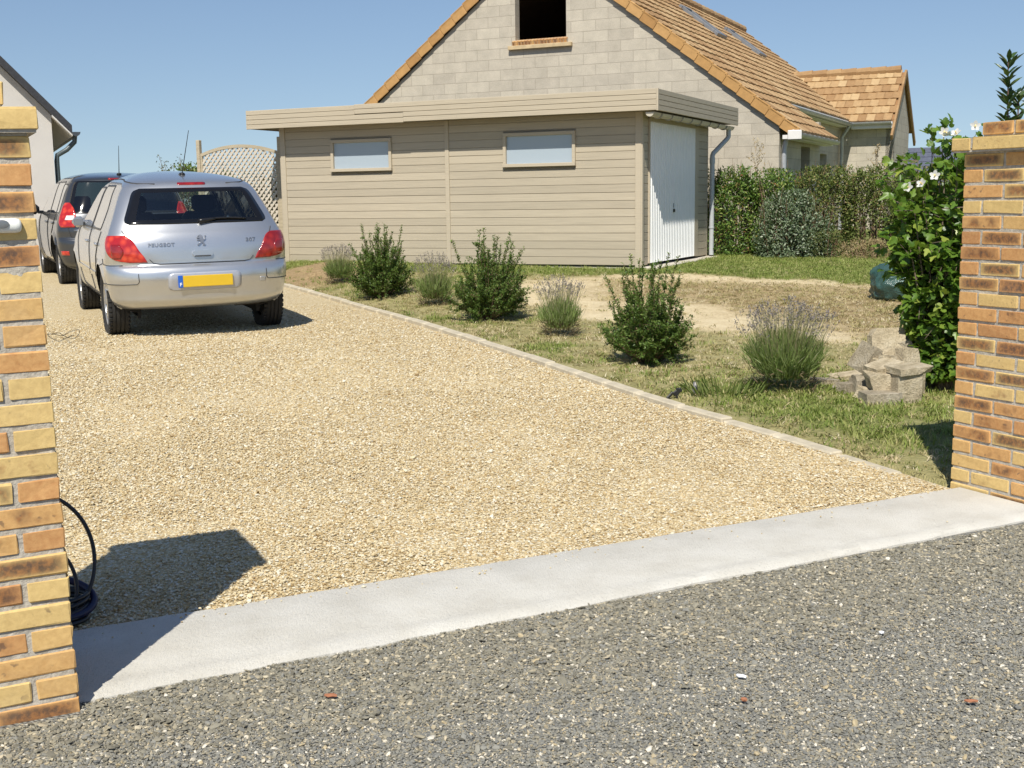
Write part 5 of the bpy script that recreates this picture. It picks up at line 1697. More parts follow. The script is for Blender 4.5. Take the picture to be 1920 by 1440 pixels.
def small():
    m = plain("black_wire", (.02, .02, .02), .5)
    x, y = -4.10, 10.8; z = float(hgt(x, y)) + .035
    a = np.linspace(-.4, 5.6, 40)
    P = np.stack([.13 * np.cos(a) + .01 * a, .30 * np.sin(a) + .02 * a, .02 + .05 * np.abs(np.sin(a * 1.3))], -1)
    P = np.concatenate([[(-.35, .05, .03), (-.1, .25, .05)], P])
    o = MB().tube(P, .0026, 6).build("wire_loop", m, None, smooth=True)
    o.location = (x, y, z - .02)
    tag(o, "thin black wire lying in a loop on the gravel beside the brick pillar", "wire")
    # garden peg light and a bent tin scrap
    x, y = 1.09, 7.78; z = float(gar2(np.array(x), np.array(y)))
    r = empty("garden_peg", (x, y, z), .4, "small dark garden peg with slanted plate in the grass by the kerb", "garden peg")
    MB().box((0, 0, .035), (.016, .016, .09), bev=.002).build("stake", m, r)
    MB().box((.0, 0, .055), (.07, .012, .032), R=rot_e(0, rad(-28), 0), bev=.004).box((-.055, 0, .035), (.06, .012, .02), R=rot_e(0, rad(-40), 0), bev=.003).build("plate", m, r)
    x, y = 1.22, 7.93; z = float(gar2(np.array(x), np.array(y)))
    o = MB().tube([(0, 0, 0), (.003, 0, .05), (0, 0, .10)], (.017, .019, .015), 8).build("metal_stub", plain("dull_metal", (.22, .21, .20), .5, metal=.3, var=.2), None, smooth=True)
    o.location = (x, y, z); o.rotation_euler = (.1, .12, 0)
    tag(o, "short grey metal stub sticking out of the grass beside the garden peg", "metal stub")
    # litter on the street
    red = plain("red_brick_chip", (.34, .14, .07), .85, var=.2); whi = plain("white_chip", (.82, .82, .82), .6, var=.03); brn = plain("brown_leaf", (.26, .13, .05), .7, var=.3)
    for (x, y, s, mat, nm, lab, cat) in (
        (.652, 3.287, (.032, .014, .011), whi, "white_chip", "white rectangular chip lying on the grey street grit", "chip"),
        (.628, 3.125, (.020, .015, .014), red, "brick_chip", "orange brick chip lying below the white chip on the street", "chip"),
        (1.243, 3.094, (.038, .012, .010), red, "brick_chip", "long reddish brick sliver on the street at the far right", "chip"),
        (1.16, 3.62, (.017, .013, .011), whi, "white_chip", "small white stone chip on the street right of the middle", "chip"),
        (-.523, 3.191, (.040, .018, .010), red, "brick_chip", "flat rusty brick chip on the slate chippings near the left pillar", "chip")):
        bm = bmesh.new(); bmesh.ops.create_icosphere(bm, subdivisions=1, radius=.5)
        for v in bm.verts: v.co = Vector((max(-.42, min(.42, v.co.x)) * s[0] * 1.2, max(-.4, min(.4, v.co.y)) * s[1] * 1.2, v.co.z * s[2])) * random.uniform(.9, 1.1)
        me = bpy.data.meshes.new(nm); bm.to_mesh(me); bm.free(); me.materials.append(mat)
        o = bpy.data.objects.new(nm, me); COL.objects.link(o); o.location = (x, y, .020); o.rotation_euler = (0.1, 0, random.uniform(-.6, .6))
        tag(o, lab, cat)
small()
# ================================================================== CARS
def pchip(tab):
    x = np.array([q[0] for q in tab], float); y = np.array([q[1] for q in tab], float)
    h = np.diff(x); dl = np.diff(y) / h
    m = np.zeros(len(x)); m[0], m[-1] = dl[0], dl[-1]
    for i in range(1, len(x) - 1):
        if dl[i - 1] * dl[i] > 0:
            w1, w2 = 2 * h[i] + h[i - 1], h[i] + 2 * h[i - 1]
            m[i] = (w1 + w2) / (w1 / dl[i - 1] + w2 / dl[i])
    def f(q):
        q = np.clip(np.asarray(q, float), x[0], x[-1])
        i = np.clip(np.searchsorted(x, q) - 1, 0, len(x) - 2)
        t = (q - x[i]) / h[i]
        return (y[i] * (1 + 2 * t) * (1 - t) ** 2 + h[i] * m[i] * t * (1 - t) ** 2 + y[i + 1] * t * t * (3 - 2 * t) - h[i] * m[i + 1] * t * t * (1 - t))
    return f

class Body:
    """a car shell as stacked plan outlines: rear profile, front profile and half width against height"""
    def __init__(s, xr, xf, w, Lr, Lf, z0, z1, arches, p=2.5, flare=0.018):
        s.xr, s.xf, s.w, s.Lr, s.Lf = map(pchip, (xr, xf, w, Lr, Lf))
        s.z0, s.z1, s.arches, s.p, s.fl = z0, z1, arches, p, flare
    def X(s, y, z):       # rear face
        w = s.w(z); u = np.clip(np.abs(y) / w, 0, 1)
        return s.xr(z) + s.Lr(z) * (1 - (1 - u ** s.p) ** (1 / s.p))
    def XF(s, y, z):      # front face
        w = s.w(z); u = np.clip(np.abs(y) / w, 0, 1)
        return s.xf(z) - s.Lf(z) * (1 - (1 - u ** s.p) ** (1 / s.p))
    def Y(s, x, z):       # half width along the side
        u = np.clip((x - s.xr(z)) / s.Lr(z), 0, 1); v = np.clip((s.xf(z) - x) / s.Lf(z), 0, 1)
        y = s.w(z) * (1 - (1 - u) ** s.p) ** (1 / s.p) * (1 - (1 - v) ** s.p) ** (1 / s.p)
        for (cx, cz, R) in s.arches:
            r = np.hypot(x - cx, z - cz)
            y = y + s.fl * np.exp(-((r - R) / .055) ** 2) * (z > cz - .12)
        return y
    def Q(s, q, z):
        """point along the plan outline: q 0..1 across the rear half, beyond 1 metres along the side"""
        q = np.asarray(q, float); z = np.asarray(z, float) + 0 * q
        th = np.clip(q, 0, 1) * math.pi / 2
        y = s.w(z) * np.sin(th) ** (2 / s.p); x = s.xr(z) + s.Lr(z) * (1 - np.cos(th) ** (2 / s.p))
        x2 = s.xr(z) + s.Lr(z) + (q - 1)
        x = np.where(q > 1, x2, x); y = np.where(q > 1, s.Y(x2, z), y)
        return np.stack([x, y, z], -1)

    def shell(s, inset=0.0, zmin=None, nS=230, nR=26, nF=16, cuts=(), arch=True):
        zs = np.concatenate([np.arange(zmin or s.z0, s.z1 - .13, .0125), s.z1 - .13 * (1 - np.linspace(0, 1, 22)) ** 1.6])
        rows = []
        for z in zs:
            w, Lr, Lf, xr, xf = (float(f(z)) for f in (s.w, s.Lr, s.Lf, s.xr, s.xf))
            th = np.linspace(0, math.pi / 2, nR)
            a = np.stack([xr + Lr * (1 - np.cos(th) ** (2 / s.p)), w * np.sin(th) ** (2 / s.p)], -1)
            xs = np.linspace(xr + Lr, xf - Lf, nS)[1:-1]
            b = np.stack([xs, s.Y(xs, z)], -1)
            th = np.linspace(math.pi / 2, 0, nF)
            c = np.stack([xf - Lf * (1 - np.cos(th) ** (2 / s.p)), w * np.sin(th) ** (2 / s.p)], -1)
            half = np.concatenate([a, b, c])
            full = np.concatenate([half, half[-2:0:-1] * np.array((1, -1))])
            rows.append(np.column_stack([full, np.full(len(full), z)]))
        P = np.array(rows)
        n, m = P.shape[:2]
        V = P.reshape(-1, 3).copy()
        if inset:
            c = np.array((float((s.xr(s.z1) + s.xf(s.z1)) / 2), 0, .8))
            for k, L in enumerate((2.1, .85, .7)):
                V[:, k] = c[k] + (V[:, k] - c[k]) * (1 - inset / L)
        i, j = np.meshgrid(np.arange(n - 1), np.arange(m), indexing='ij')
        j2 = (j + 1) % m
        F = np.stack([i * m + j, i * m + j2, (i + 1) * m + j2, (i + 1) * m + j], -1).reshape(-1, 4)
        keep = np.ones(len(F), bool)
        if arch:
            for (cx, cz, R) in s.arches:
                r = np.hypot(V[:, 0] - cx, V[:, 2] - cz)
                ins = (r < R) & (np.abs(V[:, 1]) > .45)
                fi = ins[F]
                strad = fi.any(1) & ~fi.all(1)
                mv = np.zeros(len(V), bool); mv[F[strad].ravel()] = True; mv &= ins
                k = R / np.maximum(r[mv], 1e-6)
                V[mv, 0] = cx + (V[mv, 0] - cx) * k; V[mv, 2] = cz + (V[mv, 2] - cz) * k
                keep &= ~fi.all(1)
        C = V[F].mean(1)
        for fn in cuts: keep &= ~fn(C)
        return V, F[keep], n, m

def patch(body, mp, a0, a1, nb, rows, ext, off=0.003, frame=0.0, frame_b=None, sel='all', side=1, skirt=0.012):
    """sheet laid on the shell. rows: heights; ext(z)->(l,r) in the map's first coordinate; sel 'in' keeps the pane, 'out' the border"""
    zs = np.linspace(a0, a1, rows)
    fb = frame_b if frame_b is not None else frame
    tt_ = np.linspace(0, 1, nb)
    if frame:
        f = frame
        tt_ = np.unique(np.concatenate([[0, f / 2, f], np.linspace(f, 1 - f, nb), [1 - f, 1 - f / 2, 1]]))
        za = np.linspace(0, 1, rows)
        za = np.unique(np.concatenate([[0, fb / 2, fb], np.linspace(fb, 1 - fb, rows), [1 - fb, 1 - fb / 2, 1]]))
        zs = a0 + (a1 - a0) * za
    P = np.zeros((len(zs), len(tt_), 3))
    for i, z in enumerate(zs):
        l, r = ext(z)
        q = l + (r - l) * tt_
        P[i] = mp(q, np.full(len(q), z))
    du = np.gradient(P, axis=1); dv = np.gradient(P, axis=0)
    N = unit(np.cross(du, dv))
    c = np.array((1.2, 0, .7))
    sg = np.sign(((P - c) * N).sum(-1, keepdims=True)); N = N * sg
    P = P + N * off
    n, m = P.shape[:2]
    F = []
    for i in range(n - 1):
        for j in range(m - 1):
            if frame:
                inside = (tt_[j] >= frame - 1e-6 and tt_[j + 1] <= 1 - frame + 1e-6 and za[i] >= fb - 1e-6 and za[i + 1] <= 1 - fb + 1e-6)
                if sel == 'in' and not inside: continue
                if sel == 'out' and inside: continue
            F.append([i * m + j, i * m + j + 1, (i + 1) * m + j + 1, (i + 1) * m + j])
    V = P.reshape(-1, 3); NN = N.reshape(-1, 3)
    if skirt and sel != 'in':
        ring = [j for j in range(m)] + [i * m + m - 1 for i in range(1, n)] + [(n - 1) * m + j for j in range(m - 2, -1, -1)] + [i * m for i in range(n - 2, 0, -1)]
        b = len(V)
        V = np.concatenate([V, V[ring] - NN[ring] * (off + skirt)])
        k = len(ring)
        F += [[ring[q], b + q, b + (q + 1) % k, ring[(q + 1) % k]] for q in range(k)]
    V = V * np.array((1, side, 1))
    return V, F

def rounded(l, r, z0, z1, rc=.05):
    """extents with rounded corners; l, r callables of z"""
    def e(z):
        k = 0
        for zz in (z0, z1):
            d = abs(z - zz)
            if d < rc: k = max(k, rc - math.sqrt(max(0, rc * rc - (rc - d) ** 2)))
        return l(z) + k, r(z) - k
    return e

def lens_shape(pts):
    """closed outline given as left and right chains of (z, q)"""
    L, R = pts
    fl, fr = pchip(L), pchip(R)
    return lambda z: (float(fl(z)), float(fr(z)))

FLIP = lambda V: V * np.array((1, -1, 1))       # (x, right, up) -> object axes
def add(mbv, mbf, name, mat, parent, smooth=True, recalc=False):
    mb = MB(); mb.add(mbv, [list(map(int, f)) for f in mbf])
    return mb.build(name, mat, parent, smooth=smooth, recalc=recalc, xf=FLIP)

def paint(name, col, metal, rough):
    t = NT(name)
    p = t.pos()
    f = t.noise(p, 900, 2)
    t.bs(Base_Color=t.ramp(f, [(.3, tuple(c * .92 for c in col)), (.7, tuple(min(1, c * 1.06) for c in col))]), Metallic=metal, Roughness=rough, Coat_Weight=.7, Coat_Roughness=.04)
    return t.m
def glass_mat(name, tint, dens):
    t = NT(name)
    tr = t.n("BsdfTransparent", {"Color": (*tint, 1)})
    gl = t.n("BsdfGlossy", {"Color": (1, 1, 1, 1), "Roughness": .03})
    fr = t.n("Fresnel", {"IOR": 1.5})
    f = t.math('ADD', t.math('MULTIPLY', fr.outputs[0], .9), .03)
    mx = t.n("MixShader", {0: f, 1: tr.outputs[0], 2: gl.outputs[0]})
    t.t.links.new(mx.outputs[0], t.out.inputs[0])
    return t.m
M_BLK = plain("black_trim", (.012, .012, .013), .35, var=.2)
M_BLKG = plain("black_glass_border", (.008, .008, .009), .08, var=.1)
M_UNDER = plain("underbody", (.010, .010, .010), .9)
M_INT = plain("dark_upholstery", (.038, .038, .040), .85, var=.25)
M_LINE = plain("cabin_lining", (.11, .11, .105), .9, var=.1)
M_TYRE = plain("tyre_rubber", (.022, .021, .020), .8, var=.25, bump=.3)
M_RIM = plain("alloy", (.50, .50, .51), .3, metal=.8, var=.06)
M_CHROME = plain("chrome", (.30, .31, .33), .35, metal=.8, var=.03)
M_SEAM = plain("shut_line", (.035, .035, .037), .7)
def lens_mat(name, a, b):
    t = NT(name)
    p = t.pos()
    v = t.n("TexVoronoi", {"Vector": p, "Scale": 16})
    c = t.ramp(v.outputs["Distance"], [(.15, a), (.65, b)])
    t.bs(Base_Color=c, Roughness=.10, Coat_Weight=1.0, Coat_Roughness=.03)
    t.bump(t.n("TexVoronoi", {"Vector": p, "Scale": 70}).outputs["Distance"], .15, .004)
    return t.m
M_RED = lens_mat("red_lens", (.62, .055, .02), (.36, .010, .008))
M_REDD = lens_mat("dark_red_lens", (.36, .02, .012), (.22, .008, .008))
M_CLR = lens_mat("clear_lens", (.85, .85, .86), (.70, .68, .68))

def wheel(parent, x, y, R, wd, side, zo=0.0):
    h = wd / 2
    pr = [(-h * .7, R * .66), (-h * .95, R * .74), (-h, R * .86), (-h * .93, R * .955), (-h * .8, R * .985)]
    tread = []
    for k in range(5):
        a = -h * .78 + k * h * 1.56 / 4
        tread += [(a, R), (a + h * .26, R), (a + h * .27, R - .009), (a + h * .37, R - .009)] if k < 4 else [(a, R)]
    pr = pr + tread + [(h * .8, R * .985), (h * .93, R * .955), (h, R * .86), (h * .95, R * .74), (h * .7, R * .66)]
    t = MB().lathe(pr, 'y', (0, 0, 0), 56)
    # tread blocks
    for k in range(44):
        a = k / 44 * 2 * math.pi
        for yy in (-h * .82, h * .82):
            t.box((R * .985 * math.cos(a), yy, R * .985 * math.sin(a)), (.012, h * .3, .030), R=rot_e(0, -a, 0), bev=.002)
    o = t.build("wheel", M_TYRE, parent, smooth=40)
    o.location = (x, -y, R + zo)
    s = -side                     # outer face direction in object axes
    r = MB()
    r.lathe([(s * h * .60, R * .665), (s * h * .80, R * .66), (s * h * .72, R * .60), (s * h * .30, R * .57), (-s * h * .6, R * .60)], 'y', (0, 0, 0), 40)
    for k in range(7):
        a = k / 7 * 2 * math.pi
        Rm = rot_e(0, -a, 0)
        for da in (-.10, .10):
            Rm = rot_e(0, -(a + da), 0)
            r.box(Rm @ np.array((R * .36, s * h * .62, 0)), (R * .50, .028, .030), R=Rm, bev=.006)
    r.lathe([(s * h * .45, R * .17), (s * h * .72, R * .16), (s * h * .76, R * .10), (s * h * .76, 0.0)], 'y', (0, 0, 0), 20)
    r.lathe([(s * h * .10, R * .58), (s * h * .10, 0.02)], 'y', (0, 0, 0), 30)
    r.build("rim", M_RIM, o, smooth=35, recalc=True)
    return o

def seam(mb, body, pts, mp, r=.0032, side=1):
    q = np.array([p[0] for p in pts]); z = np.array([p[1] for p in pts])
    t = np.linspace(0, 1, len(pts)); tn = np.linspace(0, 1, 12 * len(pts))
    P = mp(np.interp(tn, t, q), np.interp(tn, t, z))
    P = P + unit((P - np.array((1.3, 0, .6))) * np.array((1, 1.6, .4))) * .004
    mb.tube(P * np.array((1, side, 1)), r, 5)

def car(root, body, M_PAINT, spec):
    """builds a parked car on root: x forwards from the rear axle, y to the car's right, z up"""
    B = body
    rear = lambda q, z: np.stack([B.X(q, z), q, z], -1)
    front = lambda q, z: np.stack([B.XF(q, z), q, z], -1)
    sidem = lambda q, z: np.stack([q, B.Y(q, z), z], -1)
    rw = spec['rear_glass']; sw = spec['side_glass']; fw = spec['front_glass']
    def cut_rear(C):
        z = C[:, 2]; m = (C[:, 0] < .6) & (z > rw[0]) & (z < rw[1])
        out = np.zeros(len(C), bool)
        for i in np.where(m)[0]:
            l, r = rw[2](z[i]); g = .6 * rw[3] * (r - l)
            h = (rw[1] - rw[0]) * rw[4] * .6
            out[i] = (l + g < C[i, 1] < r - g) and (rw[0] + h < z[i] < rw[1] - h)
        return out
    def cut_front(C):
        z = C[:, 2]; m = (C[:, 0] > 1.0) & (z > fw[0] + .03) & (z < fw[1] - .03)
        out = np.zeros(len(C), bool)
        for i in np.where(m)[0]:
            l, r = fw[2](z[i]); out[i] = (l + .03 < C[i, 1] < r - .03) and abs(C[i, 0] - float(B.XF(C[i, 1], z[i]))) < .22
        return out
    def cut_side(C):
        z = C[:, 2]; out = np.zeros(len(C), bool)
        m = (np.abs(C[:, 1]) > .3)
        for (a, b, e) in sw:
            for i in np.where(m & (z > a + .015) & (z < b - .015))[0]:
                l, r = e(z[i]); out[i] |= (l + .02 < C[i, 0] < r - .02) and abs(abs(C[i, 1]) - float(B.Y(C[i, 0], z[i]))) < .10
        return out
    cuts = [cut_rear, cut_front, cut_side]
    V, F, n, m = B.shell(cuts=cuts)
    mb = MB(); mb.add(V, F.tolist())
    mb.add(V[(n - 1) * m:], [list(range(m))])
    body_o = mb.build("body", M_PAINT, root, smooth=50, recalc=True, xf=FLIP)
    # cabin lining just inside the shell
    V2, F2, n2, m2 = B.shell(inset=.03, zmin=.62, nS=90, cuts=cuts, arch=False)
    mb = MB(); mb.add(V2, F2.tolist()); mb.add(V2[(n2 - 1) * m2:], [list(range(m2))])
    mb.build("cabin_lining", M_LINE, root, smooth=True, xf=FLIP)
    # underbody, wheel arch liners
    mb = MB()
    x0, x1 = float(B.xr(.30)) + .10, float(B.xf(.30)) - .15
    mb.box(((x0 + .25 + x1) / 2, 0, (B.z0 + .04 + .50) / 2), (x1 - x0 - .25, 1.10, .46 - B.z0))
    wb = spec['wb']
    for (u0, u1) in ((.40, wb - .40),):
        mb.box(((u0 + u1) / 2, 0, (B.z0 + .02 + .5) / 2), (u1 - u0, 1.60, .48 - B.z0))
    for (cx, cz, R) in B.arches:
        a = np.linspace(-.35, math.pi + .35, 26)
        for sg in (1, -1):
            yo = B.Y(cx + R * np.cos(a), cz + R * np.sin(a))
            P = np.array([[(cx + (R + .0) * math.cos(q), sg * f(k), cz + R * math.sin(q)) for k, q in enumerate(a)] for f in (lambda k: .56, lambda k: yo[k] - .012)])
            mb.grid(P)
            mb.add([(cx + R * math.cos(q), sg * .57, cz + R * math.sin(q)) for q in a], [list(range(len(a)))])
    mb.build("underbody", M_UNDER, root, xf=FLIP)
    for x, R, wd, tr in ((0, spec['R'], spec['wd'], spec['tr']), (wb, spec['R'], spec['wd'], spec['tr'])):
        for sg in (-1, 1):
            wheel(root, x, sg * tr / 2, R, wd, sg, spec.get('zo', 0))
    # glass
    G = spec['glass']
    a, b, e, fr, fb = rw
    fo = add(*patch(B, rear, a, b, 24, 12, e, .004, fr, fb, 'out'), "rear_window", M_BLKG, root, smooth=True)
    add(*patch(B, rear, a, b, 24, 12, e, .0035, fr, fb, 'in'), "pane", G, fo)
    add(*patch(B, front, fw[0], fw[1], 16, 8, fw[2], .004, .02, .02, 'all'), "windscreen", spec['glass_f'], root)
    for sg in (-1, 1):
        for (a, b, e) in sw:
            fo = add(*patch(B, sidem, a, b, 12, 12, e, .004, .045, .045, 'out', side=sg), "side_window", M_BLK, root)
            add(*patch(B, sidem, a, b, 12, 12, e, .0035, .045, .045, 'in', side=sg), "pane", spec['glass_s'], fo)
    return rear, sidem

def seats(root, spots, wheelpos, dash):
    def pad(mb, c, s, R=None): mb.box(c, s, R, bev=min(s) * .32)
    for (x, y) in spots:
        mb = MB()
        pad(mb, (x + .22, y, .50), (.50, .48, .16)); pad(mb, (x - .08, y, .80), (.15, .46, .58), rot_e(0, rad(-14), 0))
        o = mb.build("seat", M_INT, root, smooth=40, xf=FLIP)
        mb = MB(); pad(mb, (x - .19, y, 1.17), (.10, .26, .17), rot_e(0, rad(-10), 0))
        mb.tube([(x - .15, y - .05, 1.02), (x - .18, y - .05, 1.12)], .008, 6).tube([(x - .15, y + .05, 1.02), (x - .18, y + .05, 1.12)], .008, 6)
        mb.build("headrest", M_INT, o, smooth=40, xf=FLIP)
    mb = MB(); pad(mb, (spots[0][0] - .62, 0, .52), (.46, 1.25, .16)); pad(mb, (spots[0][0] - .90, 0, .76), (.14, 1.25, .44), rot_e(0, rad(-14), 0))
    mb.build("rear_bench", M_INT, root, smooth=40, xf=FLIP)
    mb = MB(); pad(mb, (dash, 0, .80), (.55, 1.36, .30)); mb.build("dashboard", M_INT, root, smooth=40, xf=FLIP)
    a = np.linspace(0, 2 * math.pi, 28)[:-1]
    P = np.stack([.06 * np.cos(a) * 1.2, .185 * np.sin(a), .175 * np.cos(a)], -1) + np.array(wheelpos)
    MB().tube(P, .014, 8, closed=True).box(wheelpos, (.03, .34, .04), bev=.01).build("steering_wheel", M_INT, root, smooth=True, xf=FLIP)

def place_car(name, x, y, heading, wb, label, cat):
    hx, hy = math.sin(heading), math.cos(heading)
    z0, z1 = float(hgt(x, y)), float(hgt(x + wb * hx, y + wb * hy))
    root = empty(name, (x, y, z0 + .003), 0, label, cat, "cars parked on the gravel drive")
    root.rotation_euler = (0, -math.atan2(z1 - z0, wb), math.pi / 2 - heading)
    return root

def text_mesh(txt, size, bold=.0, depth=.004, stretch=1.0):
    c = bpy.data.curves.new("lettering", 'FONT')
    c.body = txt; c.size = size; c.extrude = depth / 2; c.offset = bold; c.resolution_u = 3; c.align_x = 'CENTER'; c.space_character = 1.12
    o = bpy.data.objects.new("lettering", c); COL.objects.link(o)
    dg = bpy.context.evaluated_depsgraph_get(); dg.update()
    me = bpy.data.meshes.new_from_object(o.evaluated_get(dg))
    V = np.zeros(len(me.vertices) * 3, np.float32); me.vertices.foreach_get("co", V); V = V.reshape(-1, 3) * np.array((stretch, 1, 1))
    F = [list(p.vertices) for p in me.polygons]
    bpy.data.objects.remove(o); bpy.data.curves.remove(c); bpy.data.meshes.remove(me)
    return V, F

# ---------------------------------------------------------------- silver hatchback
def hatchback():
    WB = 2.608
    root = place_car("silver_hatchback", -3.12, 11.72, rad(-24.5), WB, "silver five door hatchback with yellow rear plate parked nearest on the gravel", "car")
    AR = [(0.0, .262, .378), (WB, .262, .378)]
    B = Body(
        xr=[(.20, -.50), (.255, -.66), (.30, -.715), (.33, -.732), (.36, -.735), (.42, -.748), (.47, -.762), (.52, -.770), (.57, -.764), (.61, -.748), (.632, -.728), (.642, -.704), (.70, -.698), (.78, -.690), (.86, -.672), (.92, -.648), (.96, -.622), (1.05, -.568), (1.15, -.502), (1.25, -.430), (1.33, -.364), (1.365, -.335), (1.385, -.312), (1.405, -.262), (1.43, -.13), (1.455, .08), (1.475, .30), (1.495, .62), (1.51, 1.05)],
        xf=[(.20, 3.15), (.30, 3.36), (.5, 3.46), (.65, 3.43), (.75, 3.33), (.80, 3.20), (.88, 2.95), (.95, 2.72), (1.0, 2.55), (1.1, 2.32), (1.2, 2.10), (1.3, 1.87), (1.38, 1.68), (1.44, 1.50), (1.48, 1.36), (1.51, 1.15)],
        w=[(.20, .70), (.26, .79), (.33, .835), (.36, .842), (.47, .862), (.58, .873), (.66, .873), (.75, .869), (.85, .855), (.92, .832), (.96, .815), (1.05, .776), (1.2, .712), (1.3, .666), (1.36, .628), (1.40, .585), (1.43, .53), (1.46, .44), (1.485, .33), (1.50, .21), (1.51, .06)],
        Lr=[(.2, .40), (.5, .40), (.62, .38), (.75, .30), (.9, .27), (1.1, .26), (1.35, .30), (1.42, .42), (1.48, .35), (1.51, .05)],
        Lf=[(.2, .7), (.7, .8), (.95, .65), (1.3, .45), (1.44, .4), (1.51, .05)],
        z0=.235, z1=1.51, arches=AR, p=2.6)
    silver = paint("silver_paint", (.60, .605, .61), .80, .30)
    spec = dict(zo=-.062, wb=WB, R=.328, wd=.205, tr=1.51,
        rear_glass=(1.012, 1.338, rounded(lambda z: -(.70 - .44 * (z - .995)), lambda z: .70 - .44 * (z - .995), 1.012, 1.338, .06), .075, .12),
        front_glass=(1.0, 1.42, lambda z: (-(.72 - .42 * (z - 1)), .72 - .42 * (z - 1))),
        side_glass=[(.945, 1.36, rounded(lambda z: 1.02 + .10 * (z - .94), lambda z: 2.10 - 1.45 * max(0, z - 1.02), .945, 1.36, .03)),
                    (.945, 1.375, rounded(lambda z: .16 + .75 * max(0, z - 1.15) ** 1.0 + .10 * max(0, 1.15 - z), lambda z: .955 + .10 * (z - .94), .945, 1.375, .05))],
        glass=glass_mat("rear_glass", (.80, .86, .83), 1), glass_f=glass_mat("front_glass", (.80, .86, .83), 1), glass_s=glass_mat("side_glass", (.42, .45, .44), 1))
    root.scale = (1, .962, .992)
    root.location.z += .050
    root.rotation_euler[0] = rad(-.7)
    rear, sidem = car(root, B, silver, spec)
    seats(root, [(1.25, -.37), (1.25, .37)], (1.78, -.37, .95), 2.15)
    mp = lambda q, z: B.Q(q, z)
    # tail lights wrap the corner: (z, position along the outline)
    out = lens_shape(([(.672, .33), (.72, .355), (.78, .40), (.85, .45), (.895, .50), (.918, .57)], [(.672, .50), (.70, .68), (.76, .84), (.83, .94), (.895, .975), (.918, .93)]))
    for sg in (-1, 1):
        lo = add(*patch(B, mp, .672, .918, 26, 18, out, .007, side=sg), "tail_light", M_RED if sg < 0 else M_REDD, root)
        inner = lens_shape(([(.71, .60), (.77, .56), (.84, .62)], [(.71, .72), (.77, .75), (.84, .76)]))
        add(*patch(B, mp, .71, .84, 8, 8, inner, .010, side=sg), "lamp", M_REDD, lo)
    # shut lines of the tailgate and the bumper
    mb = MB()
    tg = [(.80, .915), (.69, .885), (.60, .85), (.545, .77), (.525, .70), (.505, .648), (.40, .643), (0, .645)]
    for sg in (1, -1):
        seam(mb, B, [(.0, .657), (.25, .656), (.40, .656), (.455, .664), (.49, .70)], lambda q, z: rear(q, z), side=sg)
        seam(mb, B, [(.655, .880), (.690, .93), (.705, .962)], lambda q, z: rear(q, z), side=sg)
        seam(mb, B, [(1.10, .70), (1.04, .655), (.80, .648), (.58, .650)], mp, .003, side=sg)
        seam(mb, B, [(1.26, .63), (1.18, .64), (1.10, .655)], mp, .003, side=sg)
        # bumper rub strip step
        seam(mb, B, [(1.22, .475), (1.0, .475), (.80, .475), (.60, .475), (.45, .478), (.428, .50), (.425, .575)], mp, .0032, side=sg)
        # doors
        seam(mb, B, [(.98, 1.38), (.965, .94), (.955, .60), (.93, .33)], sidem, .0035, side=sg)
        seam(mb, B, [(.10, .94), (.12, .86), (.32, .70), (.40, .55), (.43, .36), (.50, .31)], sidem, .0035, side=sg)
        seam(mb, B, [(2.12, .95), (2.16, .80), (2.14, .5), (2.05, .32)], sidem, .0035, side=sg)
        seam(mb, B, [(.50, .31), (1.2, .30), (2.05, .32)], sidem, .003, side=sg)
    mb.build("shut_lines", M_SEAM, root, xf=FLIP, smooth=True)
    for sg in (-1, 1):    # dark roof gutters
        mb = MB()
        z = np.array((1.378, 1.40, 1.425, 1.435, 1.43, 1.415))
        xs = np.array((-.27, -.05, .35, .8, 1.2, 1.5))
        xx = np.linspace(-.29, 1.55, 24)
        zz = np.interp(xx, xs, z)
        P = np.stack([xx, sg * np.minimum(B.Y(xx, zz), .60), zz], -1)
        mb.tube(P, .008, 6); mb.build("roof_gutter", M_SEAM, root, xf=FLIP, smooth=True)
        # door handles, rub strips
        for xh in (.28, 1.16):
            mb = MB().box((xh, sg * (float(B.Y(xh, .80)) + .012), .815), (.18, .026, .034), bev=.011); mb.build("door_handle", silver, root, smooth=40, xf=FLIP)
        mb = MB()
        for (a, b) in ((.42, .93), (.98, 2.08)):
            xx = np.linspace(a, b, 12); P = np.array([[(x, sg * (float(B.Y(x, zz)) + oo), zz) for x in xx] for zz, oo in ((.485, .0), (.49, .012), (.535, .012), (.54, 0))])
            mb.grid(P)
        mb.build("rub_strip", silver, root, smooth=50, recalc=True, xf=FLIP)
        # mirror
        y0 = float(B.Y(2.02, .97))
        mb = MB().box((1.93, sg * (y0 + .055), .985), (.12, .15, .12), rot_e(0, 0, sg * rad(-8)), bev=.05)
        mo = mb.build("wing_mirror", silver, root, smooth=60, xf=FLIP)
        MB().box((1.866, sg * (y0 + .065), .985), (.010, .105, .08), rot_e(0, 0, sg * rad(-8)), bev=.004).build("mirror_glass", M_CHROME, mo, xf=FLIP)
    # plate in its recess
    zc = .490
    fr = rounded(lambda z: -.345, lambda z: .345, zc - .082, zc + .082, .045)
    re = lambda q, z: rear(q, z)
    add(*patch(B, re, zc - .082, zc + .082, 20, 14, fr, .003), "plate_surround", plain("silver_recess", (.50, .51, .55), .35, metal=.5, var=.03), root)
    xp = float(B.X(np.array(.0), np.array(zc))) - .010
    mb = MB().box((xp - .004, .022, zc + .002), (.010, .470, .104), bev=.003)
    po = mb.build("number_plate", plain("yellow_plate", (.66, .43, .025), .35, var=.04), root, xf=FLIP)
    MB().box((xp - .0045, -.236, zc + .002), (.010, .046, .112), bev=.003).build("blue_band", plain("plate_blue", (.02, .11, .48), .35, var=.02), po, xf=FLIP)
